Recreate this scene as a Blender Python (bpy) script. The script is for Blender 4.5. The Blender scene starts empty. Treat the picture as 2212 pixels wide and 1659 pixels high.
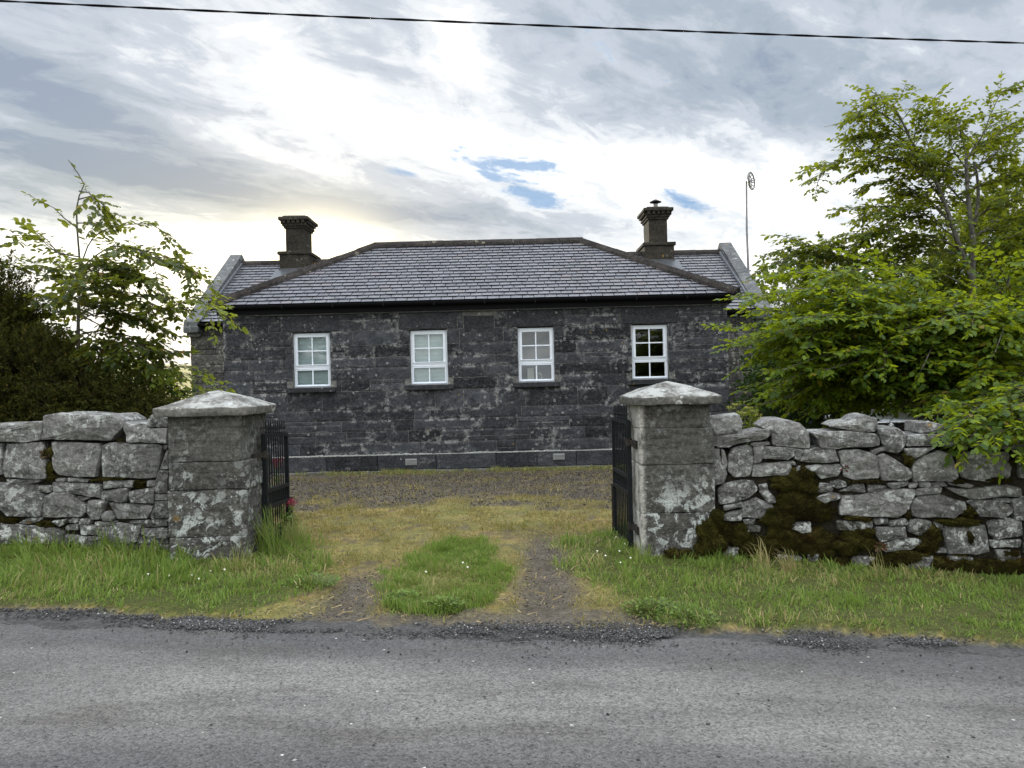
import bpy, bmesh, math, random
import numpy as np
from mathutils import Vector, Matrix, noise as mnoise
R = math.radians
random.seed(11); rng = np.random.default_rng(5)
S = bpy.context.scene
COL = S.collection

# ------------------------------------------------------------------ camera
CZ = 1.6; F = 1661.0; CU, CV = 1106.0, 829.5; PITCH = 0.0045; ROLL = 0.0245
cam = bpy.data.cameras.new('camera'); cam.sensor_width = 36; cam.lens = 36*F/2212
cam.clip_start = .05; cam.clip_end = 6000
co = bpy.data.objects.new('camera', cam); COL.objects.link(co)
co.matrix_world = Matrix.Translation((0, 0, CZ)) @ Matrix.Rotation(math.pi/2-PITCH, 4, 'X') @ Matrix.Rotation(-ROLL, 4, 'Z')
S.camera = co

def ray(u, v):
    xc = (u-CU)/F; yc = -(v-CV)/F; c, s = math.cos(ROLL), math.sin(ROLL)
    xr = xc*c + yc*s; yr = -xc*s + yc*c
    return Vector((xr, math.cos(PITCH)+yr*math.sin(PITCH), -math.sin(PITCH)+yr*math.cos(PITCH)))
def at(u, v, Y):
    d = ray(u, v); return Vector((0, 0, CZ)) + d*(Y/d.y)
def on_plane(u, v, P, n):
    d = ray(u, v); t = (P-Vector((0, 0, CZ))).dot(n)/d.dot(n); return Vector((0, 0, CZ)) + d*t

# ------------------------------------------------------------------ noise (numpy)
def vnoise(x, y, seed=0):
    xi = np.floor(x).astype(np.int64); yi = np.floor(y).astype(np.int64); fx = x-xi; fy = y-yi
    fx = fx*fx*(3-2*fx); fy = fy*fy*(3-2*fy)
    def h(a, b):
        n = (a*374761393 + b*668265263 + seed*1442695041) & 0x7fffffff
        n = ((n ^ (n >> 13))*1274126177) & 0x7fffffff
        return ((n ^ (n >> 16)) & 0xffff)/65535.0
    a = h(xi, yi)*(1-fx)+h(xi+1, yi)*fx; b = h(xi, yi+1)*(1-fx)+h(xi+1, yi+1)*fx
    return a*(1-fy)+b*fy
def fbm(x, y, seed=0, o=4):
    t = 0; a = .5; s = 0
    for k in range(o):
        t = t + a*vnoise(x*2**k, y*2**k, seed+k*17); s += a; a *= .5
    return t/s
def sstep(a, b, x):
    t = np.clip((x-a)/(b-a), 0, 1); return t*t*(3-2*t)

# ------------------------------------------------------------------ ground height
def gz(x, y):
    x = np.asarray(x, float); y = np.asarray(y, float)
    t = 1-sstep(7.5, 12.0, y); xc = np.clip(x, -9, 9)
    z = t*(-.02*xc - .03*np.clip(xc-1, 0, 8))
    z = z + np.clip(y-80, 0, 1400)*.036*(1+.12*np.sin(x*.006+1))
    return z
def g1(x, y): return float(gz(x, y))
def edge(x):            # where the grass verge meets the loose gravel
    x = np.asarray(x, float)
    return 4.985 - np.where(x < 0, .11, .05)*x

# ------------------------------------------------------------------ object helpers
def props(o, label=None, cat=None, group=None, kind=None):
    if label: o['label'] = label
    if cat: o['category'] = cat
    if group: o['group'] = group
    if kind: o['kind'] = kind
    return o
def empty(name, loc, label, cat, group=None):
    o = bpy.data.objects.new(name, None); COL.objects.link(o); o.location = loc
    o.empty_display_size = .2
    return props(o, label, cat, group)
def link(name, me, mat, parent=None, smooth=False):
    o = bpy.data.objects.new(name, me); COL.objects.link(o)
    for m in (mat if isinstance(mat, (list, tuple)) else [mat]): me.materials.append(m)
    if smooth: me.shade_smooth()
    if parent:
        o.parent = parent
        o.matrix_parent_inverse = Matrix.Translation(-wloc(parent))
    return o
def wloc(o):
    return o.location.copy() if o.type == 'EMPTY' else Vector((0, 0, 0))
class MB:
    def __init__(s): s.v = []; s.f = []; s.m = []
    def add(s, vs, fs, mi=0):
        k = len(s.v); s.v += [tuple(p) for p in vs]; s.f += [tuple(i+k for i in f) for f in fs]; s.m += (mi if isinstance(mi, list) else [mi]*len(fs))
    def box(s, x0, x1, y0, y1, z0, z1, mi=0):
        s.add([(x0,y0,z0),(x1,y0,z0),(x1,y1,z0),(x0,y1,z0),(x0,y0,z1),(x1,y0,z1),(x1,y1,z1),(x0,y1,z1)],
              [(0,3,2,1),(4,5,6,7),(0,1,5,4),(1,2,6,5),(2,3,7,6),(3,0,4,7)], mi)
    def bbox(s, x0, x1, y0, y1, z0, z1, b=.006, mi=0):    # bevelled box
        P = rbox_pts(x0, x1, y0, y1, z0, z1, 2, b); s.add(*P, mi)
    def tube(s, pts, rad, n=8, mi=0, cap=True):
        pts = [Vector(p) for p in pts]; rs = rad if isinstance(rad, (list, tuple)) else [rad]*len(pts)
        vs = []; ref = None
        for i, p in enumerate(pts):
            t = (pts[min(i+1, len(pts)-1)]-pts[max(i-1, 0)]).normalized()
            if ref is None: ref = Vector((0, 0, 1)) if abs(t.z) < .9 else Vector((1, 0, 0))
            a = t.cross(ref).normalized(); b = a.cross(t).normalized(); ref = b
            vs += [p+(a*math.cos(2*math.pi*k/n)+b*math.sin(2*math.pi*k/n))*rs[i] for k in range(n)]
        fs = [(i*n+k, i*n+(k+1) % n, (i+1)*n+(k+1) % n, (i+1)*n+k) for i in range(len(pts)-1) for k in range(n)]
        if cap: fs += [tuple(range(n)), tuple(reversed(range((len(pts)-1)*n, len(pts)*n)))]
        s.add(vs, fs, mi)
    def beam(s, a, b, wx, wy, mi=0):      # rectangular bar a->b
        a, b = Vector(a), Vector(b); t = (b-a).normalized()
        r = Vector((0, 0, 1)) if abs(t.z) < .9 else Vector((1, 0, 0))
        p = t.cross(r).normalized(); q = p.cross(t).normalized()
        vs = [e+p*i*wx/2+q*j*wy/2 for e in (a, b) for i, j in ((-1,-1),(1,-1),(1,1),(-1,1))]
        s.add(vs, [(3,2,1,0),(4,5,6,7),(0,1,5,4),(1,2,6,5),(2,3,7,6),(3,0,4,7)], mi)
    def lathe(s, c, prof, n=16, mi=0):
        vs = [(c[0]+r*math.cos(2*math.pi*k/n), c[1]+r*math.sin(2*math.pi*k/n), c[2]+z) for r, z in prof for k in range(n)]
        fs = [(i*n+k, i*n+(k+1) % n, (i+1)*n+(k+1) % n, (i+1)*n+k) for i in range(len(prof)-1) for k in range(n)]
        fs += [tuple(reversed(range(n))), tuple(range((len(prof)-1)*n, len(prof)*n))]
        s.add(vs, fs, mi)
    def build(s, name, mat, parent=None, smooth=False):
        me = bpy.data.meshes.new(name); me.from_pydata(s.v, [], s.f)
        if any(s.m): me.polygons.foreach_set('material_index', s.m)
        me.update(); return link(name, me, mat, parent, smooth)
def rbox_pts(x0, x1, y0, y1, z0, z1, n, r, amp=0, fr=4, seed=0):
    """box with rounded edges: an n-per-side cube grid, pulled round, then roughened"""
    nx = [n]*3 if isinstance(n, int) else n
    lo = Vector((x0, y0, z0)); hi = Vector((x1, y1, z1)); idx = {}; vs = []; fs = []
    def coord(k, a):
        m = nx[a]
        if m == 2: t = (0, .5, 1)[k]
        else: t = k/m
        L = hi[a]-lo[a]
        if m > 2:
            e = min(.45, r*1.0/L)
            ts = [0, e]+[e+(1-2*e)*j/(m-2) for j in range(1, m-2)]+[1-e, 1]; t = ts[k]
        return lo[a]+t*L
    def V(i, j, k):
        key = (i, j, k)
        if key not in idx:
            p = Vector((coord(i, 0), coord(j, 1), coord(k, 2)))
            q = Vector([min(max(p[a], lo[a]+r), hi[a]-r) for a in range(3)]); d = p-q
            if nx[0] > 2 and d.length > 1e-9: p = q+d.normalized()*r
            if amp:
                s = Vector((seed*3.1, seed*1.7, seed*.9))
                w = mnoise.noise_vector(p*fr+s)*amp + mnoise.noise_vector(p*fr*3.3+s)*amp*.35
                p = p+w
            idx[key] = len(vs); vs.append(p)
        return idx[key]
    for a in range(3):
        b, c = (a+1) % 3, (a+2) % 3
        for side in (0, nx[a]):
            for i in range(nx[b]):
                for j in range(nx[c]):
                    q = []
                    for di, dj in ((0,0),(1,0),(1,1),(0,1)):
                        t = [0, 0, 0]; t[a] = side; t[b] = i+di; t[c] = j+dj; q.append(V(*t))
                    fs.append(tuple(q) if side else tuple(reversed(q)))
    return vs, fs
def np_mesh(name, V, quads=None, tris=None, mat=None, parent=None, smooth=False, attr=None):
    me = bpy.data.meshes.new(name); nq = 0 if quads is None else len(quads); nt = 0 if tris is None else len(tris)
    me.vertices.add(len(V)); me.vertices.foreach_set('co', np.asarray(V, np.float32).ravel())
    L = np.concatenate([np.asarray(a, np.int32).ravel() for a in (quads, tris) if a is not None and len(a)])
    me.loops.add(len(L)); me.loops.foreach_set('vertex_index', L); me.polygons.add(nq+nt)
    ls = np.concatenate([np.arange(nq)*4, nq*4+np.arange(nt)*3]).astype(np.int32)
    me.polygons.foreach_set('loop_start', ls)
    me.update(calc_edges=True)
    if attr is not None:
        for k, a in attr.items():
            if a.ndim == 1:
                t = me.attributes.new(k, 'FLOAT', 'POINT'); t.data.foreach_set('value', a.astype(np.float32))
            else:
                t = me.attributes.new(k, 'FLOAT_COLOR', 'POINT')
                t.data.foreach_set('color', np.concatenate([a, np.ones((len(a), 1))], 1).astype(np.float32).ravel())
    return link(name, me, mat, parent, smooth)

# ------------------------------------------------------------------ node helpers
class NT:
    def __init__(s, mat):
        s.t = mat.node_tree; s.t.nodes.clear(); s.n = s.t.nodes; s.l = s.t.links
    def node(s, typ, ins=None, **kw):
        n = s.n.new(typ)
        for k, v in kw.items(): setattr(n, k, v)
        for k, v in (ins or {}).items(): s.set(n, k, v)
        return n
    def set(s, n, k, v):
        i = n.inputs[k]
        if isinstance(v, bpy.types.NodeSocket): s.l.new(v, i)
        elif isinstance(v, bpy.types.Node): s.l.new(v.outputs[0], i)
        else:
            if isinstance(v, tuple) and len(v) == 3 and i.type == 'RGBA': v = v+(1,)
            i.default_value = v
    def m(s, op, a, b=0.0, c=None, clamp=False):
        n = s.node('ShaderNodeMath', {0: a, 1: b}, operation=op, use_clamp=clamp)
        if c is not None: s.set(n, 2, c)
        return n.outputs[0]
    def ss(s, x, a, b):
        n = s.node('ShaderNodeMapRange', {0: x, 1: a, 2: b}, interpolation_type='SMOOTHSTEP'); return n.outputs[0]
    def mix(s, f, a, b, mode='MIX'):
        n = s.node('ShaderNodeMix', data_type='RGBA', blend_type=mode)
        s.set(n, 0, f); s.set(n, 6, a); s.set(n, 7, b); return n.outputs[2]
    def pos(s): return s.node('ShaderNodeNewGeometry').outputs['Position']
    def scale(s, v, sc):
        return s.node('ShaderNodeVectorMath', {0: v, 1: sc}, operation='MULTIPLY').outputs[0]
    def noise(s, v, sc, det=4, rough=.55, dist=0, col=False):
        n = s.node('ShaderNodeTexNoise', {'Vector': v, 'Scale': sc, 'Detail': det, 'Roughness': rough, 'Distortion': dist})
        return n.outputs[1 if col else 0]
    def vor(s, v, sc, out=0, feature='F1', rnd=1):
        n = s.node('ShaderNodeTexVoronoi', {'Vector': v, 'Scale': sc, 'Randomness': rnd}, feature=feature); return n.outputs[out]
    def island(s): return s.node('ShaderNodeNewGeometry').outputs['Random Per Island']
    def objrand(s): return s.node('ShaderNodeObjectInfo').outputs['Random']
    def bump(s, h, st=.5, d=.02, nrm=None):
        n = s.node('ShaderNodeBump', {'Height': h, 'Strength': st, 'Distance': d})
        if nrm is not None: s.set(n, 'Normal', nrm)
        return n.outputs[0]
    def bsdf(s, col, rough=.8, nrm=None, spec=.3, **kw):
        n = s.node('ShaderNodeBsdfPrincipled', {'Base Color': col, 'Roughness': rough, 'Specular IOR Level': spec})
        if nrm is not None: s.set(n, 'Normal', nrm)
        for k, v in kw.items(): s.set(n, k.replace('_', ' '), v)
        return n.outputs[0]
    def out(s, sh):
        o = s.node('ShaderNodeOutputMaterial'); s.l.new(sh, o.inputs[0])
def material(name):
    m = bpy.data.materials.new(name); m.use_nodes = True; return m, NT(m)
def spots(t, p, sc, size=.32, dens=.5, ring=False):
    """round lichen spots: one per random voronoi cell"""
    w = t.node('ShaderNodeVectorMath', {0: t.noise(p, sc*2.2, 3, col=True), 1: (.5, .5, .5)}, operation='SUBTRACT').outputs[0]
    p2 = t.node('ShaderNodeVectorMath', {0: p, 1: t.scale(w, (.35/sc,)*3)}, operation='ADD').outputs[0]
    n = t.node('ShaderNodeTexVoronoi', {'Vector': p2, 'Scale': sc, 'Randomness': 1})
    c = t.node('ShaderNodeSeparateColor', {0: n.outputs['Color']})
    r = t.m('MULTIPLY', c.outputs[1], size)
    e = t.m('SUBTRACT', n.outputs['Distance'], r)
    inside = t.ss(e, .05, -.03)
    if ring: inside = t.m('MULTIPLY', inside, t.m('ADD', .35, t.ss(e, -.16, -.03)))
    return t.m('MULTIPLY', inside, t.m('GREATER_THAN', c.outputs[0], 1-dens))

def stone_mat(name, c1, c2, lich=(.42, .43, .40), lam=.5, lsc=9, patch=1.0, strat=(3, 3, 12), var=.5, bump=.6, rough=.9, mossy=0, wash=None, toplich=0, tooth=1.0, hcrust=0, blot=0, joint=0, zlim=None):
    m, t = material(name); p = t.pos()
    isl = t.m('FRACT', t.m('ADD', t.island(), t.objrand()))
    n1 = t.noise(t.scale(p, strat), 1.6, 7, .62); n2 = t.noise(p, 26, 5, .65); n3 = t.noise(p, 1.5*patch, 5, .6)
    col = t.mix(t.ss(n1, .3, .72), c1, c2)
    v = t.m('ADD', 1-var*.5, t.m('MULTIPLY', isl, var))
    col = t.mix(1.0, col, t.node('ShaderNodeCombineColor', {0: v, 1: v, 2: v}).outputs[0], 'MULTIPLY')
    col = t.mix(t.m('MULTIPLY', t.ss(n2, .45, .75), .45), col, tuple(x*1.9+.02 for x in c2))
    col = t.mix(t.m('MULTIPLY', t.ss(n2, .5, .28), .5), col, tuple(x*.45 for x in c1))
    if lam:
        msk = t.ss(n3, .62-.28*lam, .78-.2*lam)
        a = spots(t, p, lsc, .42, .55); b = spots(t, p, lsc*2.7, .45, .5); c = spots(t, p, lsc*1.1, .40, .13, ring=True)
        crust = t.m('MULTIPLY', t.ss(t.noise(p, lsc*1.4, 8, .72), .53, .63), t.ss(n3, .52-.1*lam, .66))
        L = t.m('MAXIMUM', t.m('MULTIPLY', t.m('MAXIMUM', a, b), msk), t.m('MULTIPLY', c, t.ss(n3, .42, .55)))
        L = t.m('MAXIMUM', t.m('MULTIPLY', L, .85), t.m('MULTIPLY', crust, .8*lam))
        if hcrust:      # pale lichen spreading along the beds
            q = t.noise(t.scale(p, (1, 1, 1.9)), 9, 9, .70, .4); L = t.m('MAXIMUM', L, t.m('MULTIPLY', t.m('MULTIPLY', t.ss(q, .565, .62), t.ss(t.noise(p, 1.0, 5), .46, .62)), 1.0*hcrust))
            L = t.m('MAXIMUM', L, t.m('MULTIPLY', t.ss(t.noise(p, 21, 5, .7), .62, .70), .22))
        if joint:
            ed = t.node('ShaderNodeAttribute', attribute_name='edge').outputs['Fac']; q = t.noise(p, 9, 7, .7)
            L = t.m('MAXIMUM', L, t.m('MULTIPLY', t.m('MULTIPLY', t.ss(ed, .25, .8), t.ss(q, .48, .56)), t.m('MULTIPLY', t.ss(t.noise(p, 1.6, 4), .42, .60), .9*joint)))
        if blot:        # ragged white crusts
            q = t.noise(p, 8.5, 10, .70, .8); L = t.m('MAXIMUM', L, t.m('MULTIPLY', t.m('MULTIPLY', t.ss(q, .53, .575), t.ss(t.noise(p, 2.0, 3), .38, .54)), .95*blot))
        if zlim: L = t.m('MULTIPLY', L, t.m('ADD', .28, t.m('MULTIPLY', .72, t.ss(t.m('ADD', t.node('ShaderNodeSeparateXYZ', {0: p}).outputs[2], t.m('MULTIPLY', t.m('SUBTRACT', t.noise(p, 2.2, 4), .5), 1.1)), zlim+.2, zlim-.2))))
        L = t.m('MULTIPLY', L, t.ss(n2, .25, .5))
        col = t.mix(t.m('MINIMUM', L, .92), col, lich)
        oc = t.m('MULTIPLY', spots(t, p, lsc*.8, .3, .06), t.ss(t.noise(p, .9, 2), .5, .6))
        col = t.mix(t.m('MULTIPLY', oc, .6), col, (.30, .19, .05))
    if toplich:
        nz = t.node('ShaderNodeSeparateXYZ', {0: t.node('ShaderNodeNewGeometry').outputs['Normal']}).outputs[2]
        q = t.noise(p, 5, 8, .7); msk = t.m('MULTIPLY', t.ss(nz, .3, .8), t.ss(q, .40, .58))
        col = t.mix(t.m('MULTIPLY', msk, toplich), col, (.48, .49, .47))
        col = t.mix(t.m('MULTIPLY', t.m('MULTIPLY', t.ss(nz, .3, .8), t.ss(t.noise(p, 22, 5, .7), .56, .66)), .6), col, (.05, .05, .045))
    if wash is not None:
        x = t.node('ShaderNodeSeparateXYZ', {0: p}).outputs[0]
        w = t.m('MULTIPLY', t.ss(t.m('ADD', x, t.m('MULTIPLY', t.m('SUBTRACT', n2, .5), .10)), wash+.035, wash-.01), t.ss(t.noise(t.scale(p, (1, 1, .5)), 9, 6, .7), .34, .56))
        col = t.mix(t.m('MULTIPLY', w, .85), col, (.62, .60, .55))
    if mossy:
        mm = t.m('MULTIPLY', t.ss(t.noise(p, 2.4, 6, .7), .52, .62), mossy)
        col = t.mix(mm, col, t.mix(t.noise(p, 30, 4), (.012, .012, .005), (.05, .045, .012)))
    col = t.mix(t.m('MULTIPLY', t.ss(t.noise(p, 60, 4, .75), .42, .62), min(.5, .25*tooth)), col, t.mix(1.0, col, (.45, .45, .45), 'MULTIPLY'))
    h = t.m('ADD', t.m('MULTIPLY', n1, .7), t.m('ADD', t.m('MULTIPLY', n2, .35*tooth), t.m('MULTIPLY', t.noise(t.scale(p, (1, 1, 2.5)), 70, 3, .7), .22*tooth)))
    t.out(t.bsdf(col, rough, t.bump(h, bump, .03), .08)); return m

def plain(name, c, rough=.5, spec=.4, metal=0, nz=0, nsc=8, bump=0):
    m, t = material(name); col = c
    p = t.pos()
    if nz: col = t.mix(t.ss(t.noise(p, nsc, 6, .65), .3, .7), tuple(x*(1-nz) for x in c), tuple(min(1, x*(1+nz)) for x in c))
    t.out(t.bsdf(col, rough, t.bump(t.noise(p, nsc*6, 4), bump, .01) if bump else None, spec, Metallic=metal)); return m

def leaf_mat(name, c1, c2, trans=(.25, .35, .03), tf=.4, patch=None, rough=.45, spec=.22):
    m, t = material(name); i = t.island(); p = t.pos()
    col = t.mix(t.ss(t.m('ADD', t.m('MULTIPLY', i, .7), t.m('MULTIPLY', t.noise(p, 1.3, 3), .6)), .25, 1.05), c1, c2)
    if patch: col = t.mix(t.m('GREATER_THAN', i, .965), col, patch)
    tr = t.node('ShaderNodeBsdfTranslucent', {'Color': t.mix(1.0, t.mix(i, tuple(x*.7 for x in trans), trans), (1, 1, 1), 'MULTIPLY')}).outputs[0]
    d = t.bsdf(col, rough, None, spec)
    t.out(t.node('ShaderNodeMixShader', {0: tf, 1: d, 2: tr}).outputs[0]); return m

M = {}
M['house'] = stone_mat('house_stone', (.029, .031, .036), (.060, .063, .071), (.33, .335, .33), .2, 13, .8, (3, 3, 5), 1.0, .6, hcrust=.38, joint=.9)
M['wing'] = stone_mat('wing_stone', (.045, .045, .044), (.085, .083, .078), (.34, .34, .31), .7, 11, 1.3, (3, 3, 5), .6, .55, hcrust=.8, joint=1)
M['lintel'] = stone_mat('lintel_stone', (.029, .031, .036), (.054, .057, .064), (.33, .33, .32), .3, 13, 1.2, (4, 4, 6), .25, .5)
M['mortar'] = stone_mat('mortar', (.10, .10, .097), (.19, .187, .178), (.5, .5, .47), .9, 9, 2.0, (3, 3, 3), .1, .4)
M['coping'] = stone_mat('coping_stone', (.085, .09, .095), (.15, .155, .16), (.42, .42, .40), .5, 9, 1.5, (3, 3, 3), .3, .5)
M['chimney'] = stone_mat('chimney_stone', (.026, .023, .019), (.052, .046, .038), (.26, .25, .2), .3, 7, 1.5, (3, 3, 5), .3, .5)
M['ridge'] = stone_mat('ridge_stone', (.022, .020, .019), (.046, .041, .038), (.2, .18, .14), .25, 7, 1.5, (3, 3, 3), .4, .4)
M['pillar'] = stone_mat('pillar_stone', (.062, .060, .056), (.135, .13, .12), (.62, .66, .64), .75, 11, 1.5, (2, 2, 14), .22, 1.0, blot=1, tooth=2, zlim=.80)
M['pillarw'] = stone_mat('pillar_stone_washed', (.062, .060, .056), (.135, .13, .12), (.62, .66, .64), .65, 11, 1.7, (2, 2, 14), .22, 1.0, blot=.9, tooth=2, zlim=.62, wash=1.135)
M['cap'] = stone_mat('pillar_cap_stone', (.09, .087, .08), (.165, .158, .145), (.6, .62, .6), .4, 10, 1.5, (3, 3, 6), .2, .7, toplich=.7)
M['lime'] = stone_mat('field_limestone', (.125, .124, .119), (.245, .24, .23), (.60, .62, .60), .65, 14, 1.8, (2.5, 2.5, 6), .8, 1.0, blot=.75, tooth=2.6)
M['limelow'] = stone_mat('field_limestone_lichen', (.10, .10, .096), (.20, .20, .19), (.68, .70, .68), 1.0, 14, 1.8, (2.5, 2.5, 7), .5, 1.0, mossy=.6, blot=1, tooth=2.6)
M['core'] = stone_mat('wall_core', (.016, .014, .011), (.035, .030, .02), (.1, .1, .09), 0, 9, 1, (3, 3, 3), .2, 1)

def slate_mat():
    m, t = material('slate'); i = t.island(); p = t.pos()
    n = t.noise(t.scale(p, (1, 1.6, 1)), 5, 6, .65)
    col = t.mix(i, (.050, .052, .062), (.098, .099, .114))
    col = t.mix(t.ss(n, .42, .72), col, (.14, .14, .16))
    col = t.mix(t.m('GREATER_THAN', i, .93), col, (.115, .102, .11))
    col = t.mix(t.m('MULTIPLY', t.ss(t.noise(p, 2.2, 5, .7), .56, .68), .4), col, (.075, .088, .068))
    r = t.m('ADD', .30, t.m('MULTIPLY', t.noise(p, 9, 3), .22))
    t.out(t.bsdf(col, r, t.bump(t.m('ADD', n, t.m('MULTIPLY', t.noise(p, 40, 3), .4)), .35, .01), .6)); return m
M['slate'] = slate_mat(); M['slate_edge_shade'] = plain('slate_edge_shade', (.012, .012, .015), .9, .05)  # dark slate edges, with the shadow lines between slates put into the colour
M['iron'] = plain('iron_paint', (.008, .010, .012), .5, .2, 0, .5, 30, .3)
M['rust'] = plain('rusty_iron', (.022, .018, .015), .7, .3, 0, .5, 30, .4)
M['gutter'] = plain('gutter_plastic', (.006, .006, .008), .6, .12)
M['upvc'] = plain('window_frame_white', (.80, .86, .95), .35, .5, 0, .05, 5)
M['sill'] = stone_mat('sill_stone', (.028, .030, .034), (.048, .05, .055), (.3, .3, .3), .1, 12, 1, (4, 4, 4), .1, .3)
M['bark'] = stone_mat('beech_bark', (.075, .07, .06), (.16, .155, .14), (.36, .37, .33), .6, 14, 3, (8, 8, 3), .1, .6)
M['twig'] = plain('twig_bark', (.035, .028, .02), .8, .2, 0, .3, 20)
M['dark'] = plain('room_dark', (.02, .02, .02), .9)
M['cable'] = plain('cable_black', (.010, .010, .012), .85, .05)
M['steel'] = plain('galvanised_steel', (.22, .22, .23), .45, .5, .6, .25, 20)
M['white'] = plain('white_paint', (.75, .75, .72), .6)
M['blind'] = plain('blind_cloth', (.78, .87, .89), .8, .2, 0, .08, 3)
M['bluewall'] = plain('room_bluegrey', (.42, .47, .56), .8, .2)
M['vent'] = plain('vent_plastic', (.30, .31, .31), .5)
# ------------------------------------------------------------------ sky, sun
SUN_AZ = math.atan((650-1106)/F); SUN_EL = math.atan((822-640+13)/F) + R(3.0)
w = bpy.data.worlds.new('World'); S.world = w; w.use_nodes = True; t = NT(w)
d = t.node('ShaderNodeTexCoord').outputs['Generated']
sx = t.node('ShaderNodeSeparateXYZ', {0: d}); X, Y, Z = sx.outputs
az = t.m('ARCTAN2', X, Y); el = t.m('ARCSINE', Z)
def gau(u, v, ru, rv, rot=0):
    dd = ray(u, v).normalized(); a0 = math.atan2(dd.x, dd.y); e0 = math.asin(dd.z)
    a = t.m('SUBTRACT', az, a0); e = t.m('SUBTRACT', el, e0); c, s_ = math.cos(R(rot)), math.sin(R(rot))
    p = t.m('DIVIDE', t.m('ADD', t.m('MULTIPLY', a, c), t.m('MULTIPLY', e, s_)), ru/F)
    q = t.m('DIVIDE', t.m('ADD', t.m('MULTIPLY', a, -s_), t.m('MULTIPLY', e, c)), rv/F)
    return t.m('EXPONENT', t.m('MULTIPLY', t.m('ADD', t.m('MULTIPLY', p, p), t.m('MULTIPLY', q, q)), -1.0))
def tot(lst):
    o = None
    for k, g in lst:
        g = t.m('MULTIPLY', g, k); o = g if o is None else t.m('ADD', o, g)
    return o
den = t.m('ADD', t.m('MAXIMUM', Z, 0.0), .16)
px = t.m('DIVIDE', X, den); py = t.m('DIVIDE', Y, den); A0 = R(46)
al = t.m('ADD', t.m('MULTIPLY', px, math.sin(A0)), t.m('MULTIPLY', py, math.cos(A0)))
ac = t.m('SUBTRACT', t.m('MULTIPLY', px, math.cos(A0)), t.m('MULTIPLY', py, math.sin(A0)))
def cn(ka, kc, off, det, rough, dist):
    v = t.node('ShaderNodeCombineXYZ', {0: t.m('MULTIPLY', al, ka), 1: t.m('MULTIPLY', ac, kc), 2: off})
    return t.noise(v.outputs[0], 1.0, det, rough, dist)
n1 = cn(.9, 2.2, 3.3, 10, .58, .7); n2 = cn(3.4, 6.4, 7.7, 9, .62, .8); n3 = cn(10, 13, 1.2, 6, .65, .5)
dn = t.m('ADD', t.m('MULTIPLY', t.m('SUBTRACT', n1, .5), 1.0), t.m('ADD', t.m('MULTIPLY', t.m('SUBTRACT', n2, .5), 1.25), t.m('MULTIPLY', t.m('SUBTRACT', n3, .5), .55)))
bias = tot([(.50, gau(940, 300, 400, 75, -24)), (.22, gau(600, 190, 240, 90, -25)), (.22, gau(960, 100, 60, 120, 25)), (.6, gau(430, 640, 330, 130, 0)), (.6, gau(620, 560, 240, 60, 0)),
            (.55, gau(1480, 370, 420, 90, -12)), (.45, gau(1700, 560, 400, 110, 0)), (.30, gau(1010, 60, 90, 130, 30)), (.35, gau(560, 330, 260, 30, -14)), (.35, gau(100, 530, 220, 40, 0)),
            (-.46, gau(140, 230, 380, 60, -13)), (-.25, gau(60, 130, 240, 40, -10)), (-.14, gau(1950, 330, 330, 120, -10)), (-.46, gau(420, 392, 560, 38, -7)), (-.30, gau(1080, 470, 330, 45, -6)), (-.10, gau(1700, 150, 480, 130, -15)),
            (-.20, gau(330, 60, 330, 60, -12)), (-.30, gau(760, 150, 160, 60, -25)), (-.06, gau(1350, 90, 250, 110, -20)), (-.18, gau(60, 350, 230, 40, -5))])
fade = t.ss(Y, -.1, .35)
tt = t.m('ADD', t.m('ADD', .50, t.m('MULTIPLY', dn, .95)), t.m('MULTIPLY', bias, fade), clamp=False)
ramp = t.node('ShaderNodeValToRGB', {0: t.m('MINIMUM', t.m('MAXIMUM', t.m('MULTIPLY', tt, .8), 0), 1)})
cr = ramp.color_ramp; cr.interpolation = 'EASE'
for k, (p, c) in enumerate([(0.0, (.23, .28, .36)), (.20, (.32, .37, .43)), (.42, (.44, .48, .54)), (.60, (.64, .67, .70)), (.80, (.98, .97, .95)), (1.0, (1.3, 1.27, 1.20))]):
    e = cr.elements[k] if k < 2 else cr.elements.new(p)
    e.position = p; e.color = c+(1,)
cl = ramp.outputs[0]
blue = t.m('MAXIMUM', t.m('MAXIMUM', gau(1100, 352, 190, 27, -9), gau(1120, 408, 130, 26, -20)), t.m('MAXIMUM', gau(1490, 440, 80, 22, -25), t.m('MULTIPLY', gau(860, 372, 60, 12, -12), .8)))
blue = t.m('MULTIPLY', t.ss(t.m('ADD', t.m('MULTIPLY', t.m('SUBTRACT', n2, .5), 2.2), t.m('ADD', blue, t.m('MULTIPLY', t.m('SUBTRACT', n3, .5), 1.6))), .38, 1.0), fade)
cl = t.mix(t.m('MULTIPLY', blue, .85), cl, (.13, .28, .50))
warm = t.m('MULTIPLY', t.m('MAXIMUM', gau(600, 600, 430, 90), t.m('MULTIPLY', gau(380, 470, 420, 110), .7)), .85)
cl = t.mix(warm, cl, (1.06, 1.0, .80), 'MULTIPLY')
glow = gau(690, 575, 130, 90)
cl = t.mix(glow, cl, (1.9, 1.7, 1.15))
sky = t.node('ShaderNodeTexSky', sky_type='NISHITA', sun_disc=False, sun_elevation=SUN_EL, sun_rotation=SUN_AZ, air_density=1, dust_density=1.0, ozone_density=1.5)
b1 = t.node('ShaderNodeBackground', {'Color': sky.outputs[0], 'Strength': .06}).outputs[0]
b2 = t.node('ShaderNodeBackground', {'Color': cl, 'Strength': 1.0}).outputs[0]
rear = t.m('ADD', .80, t.m('ADD', t.m('MULTIPLY', t.ss(Y, .25, -.45), 1.0), t.m('MULTIPLY', t.ss(Z, .48, .80), 2.5)))  # unseen sky behind and overhead brightened to light house front and ground
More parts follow.
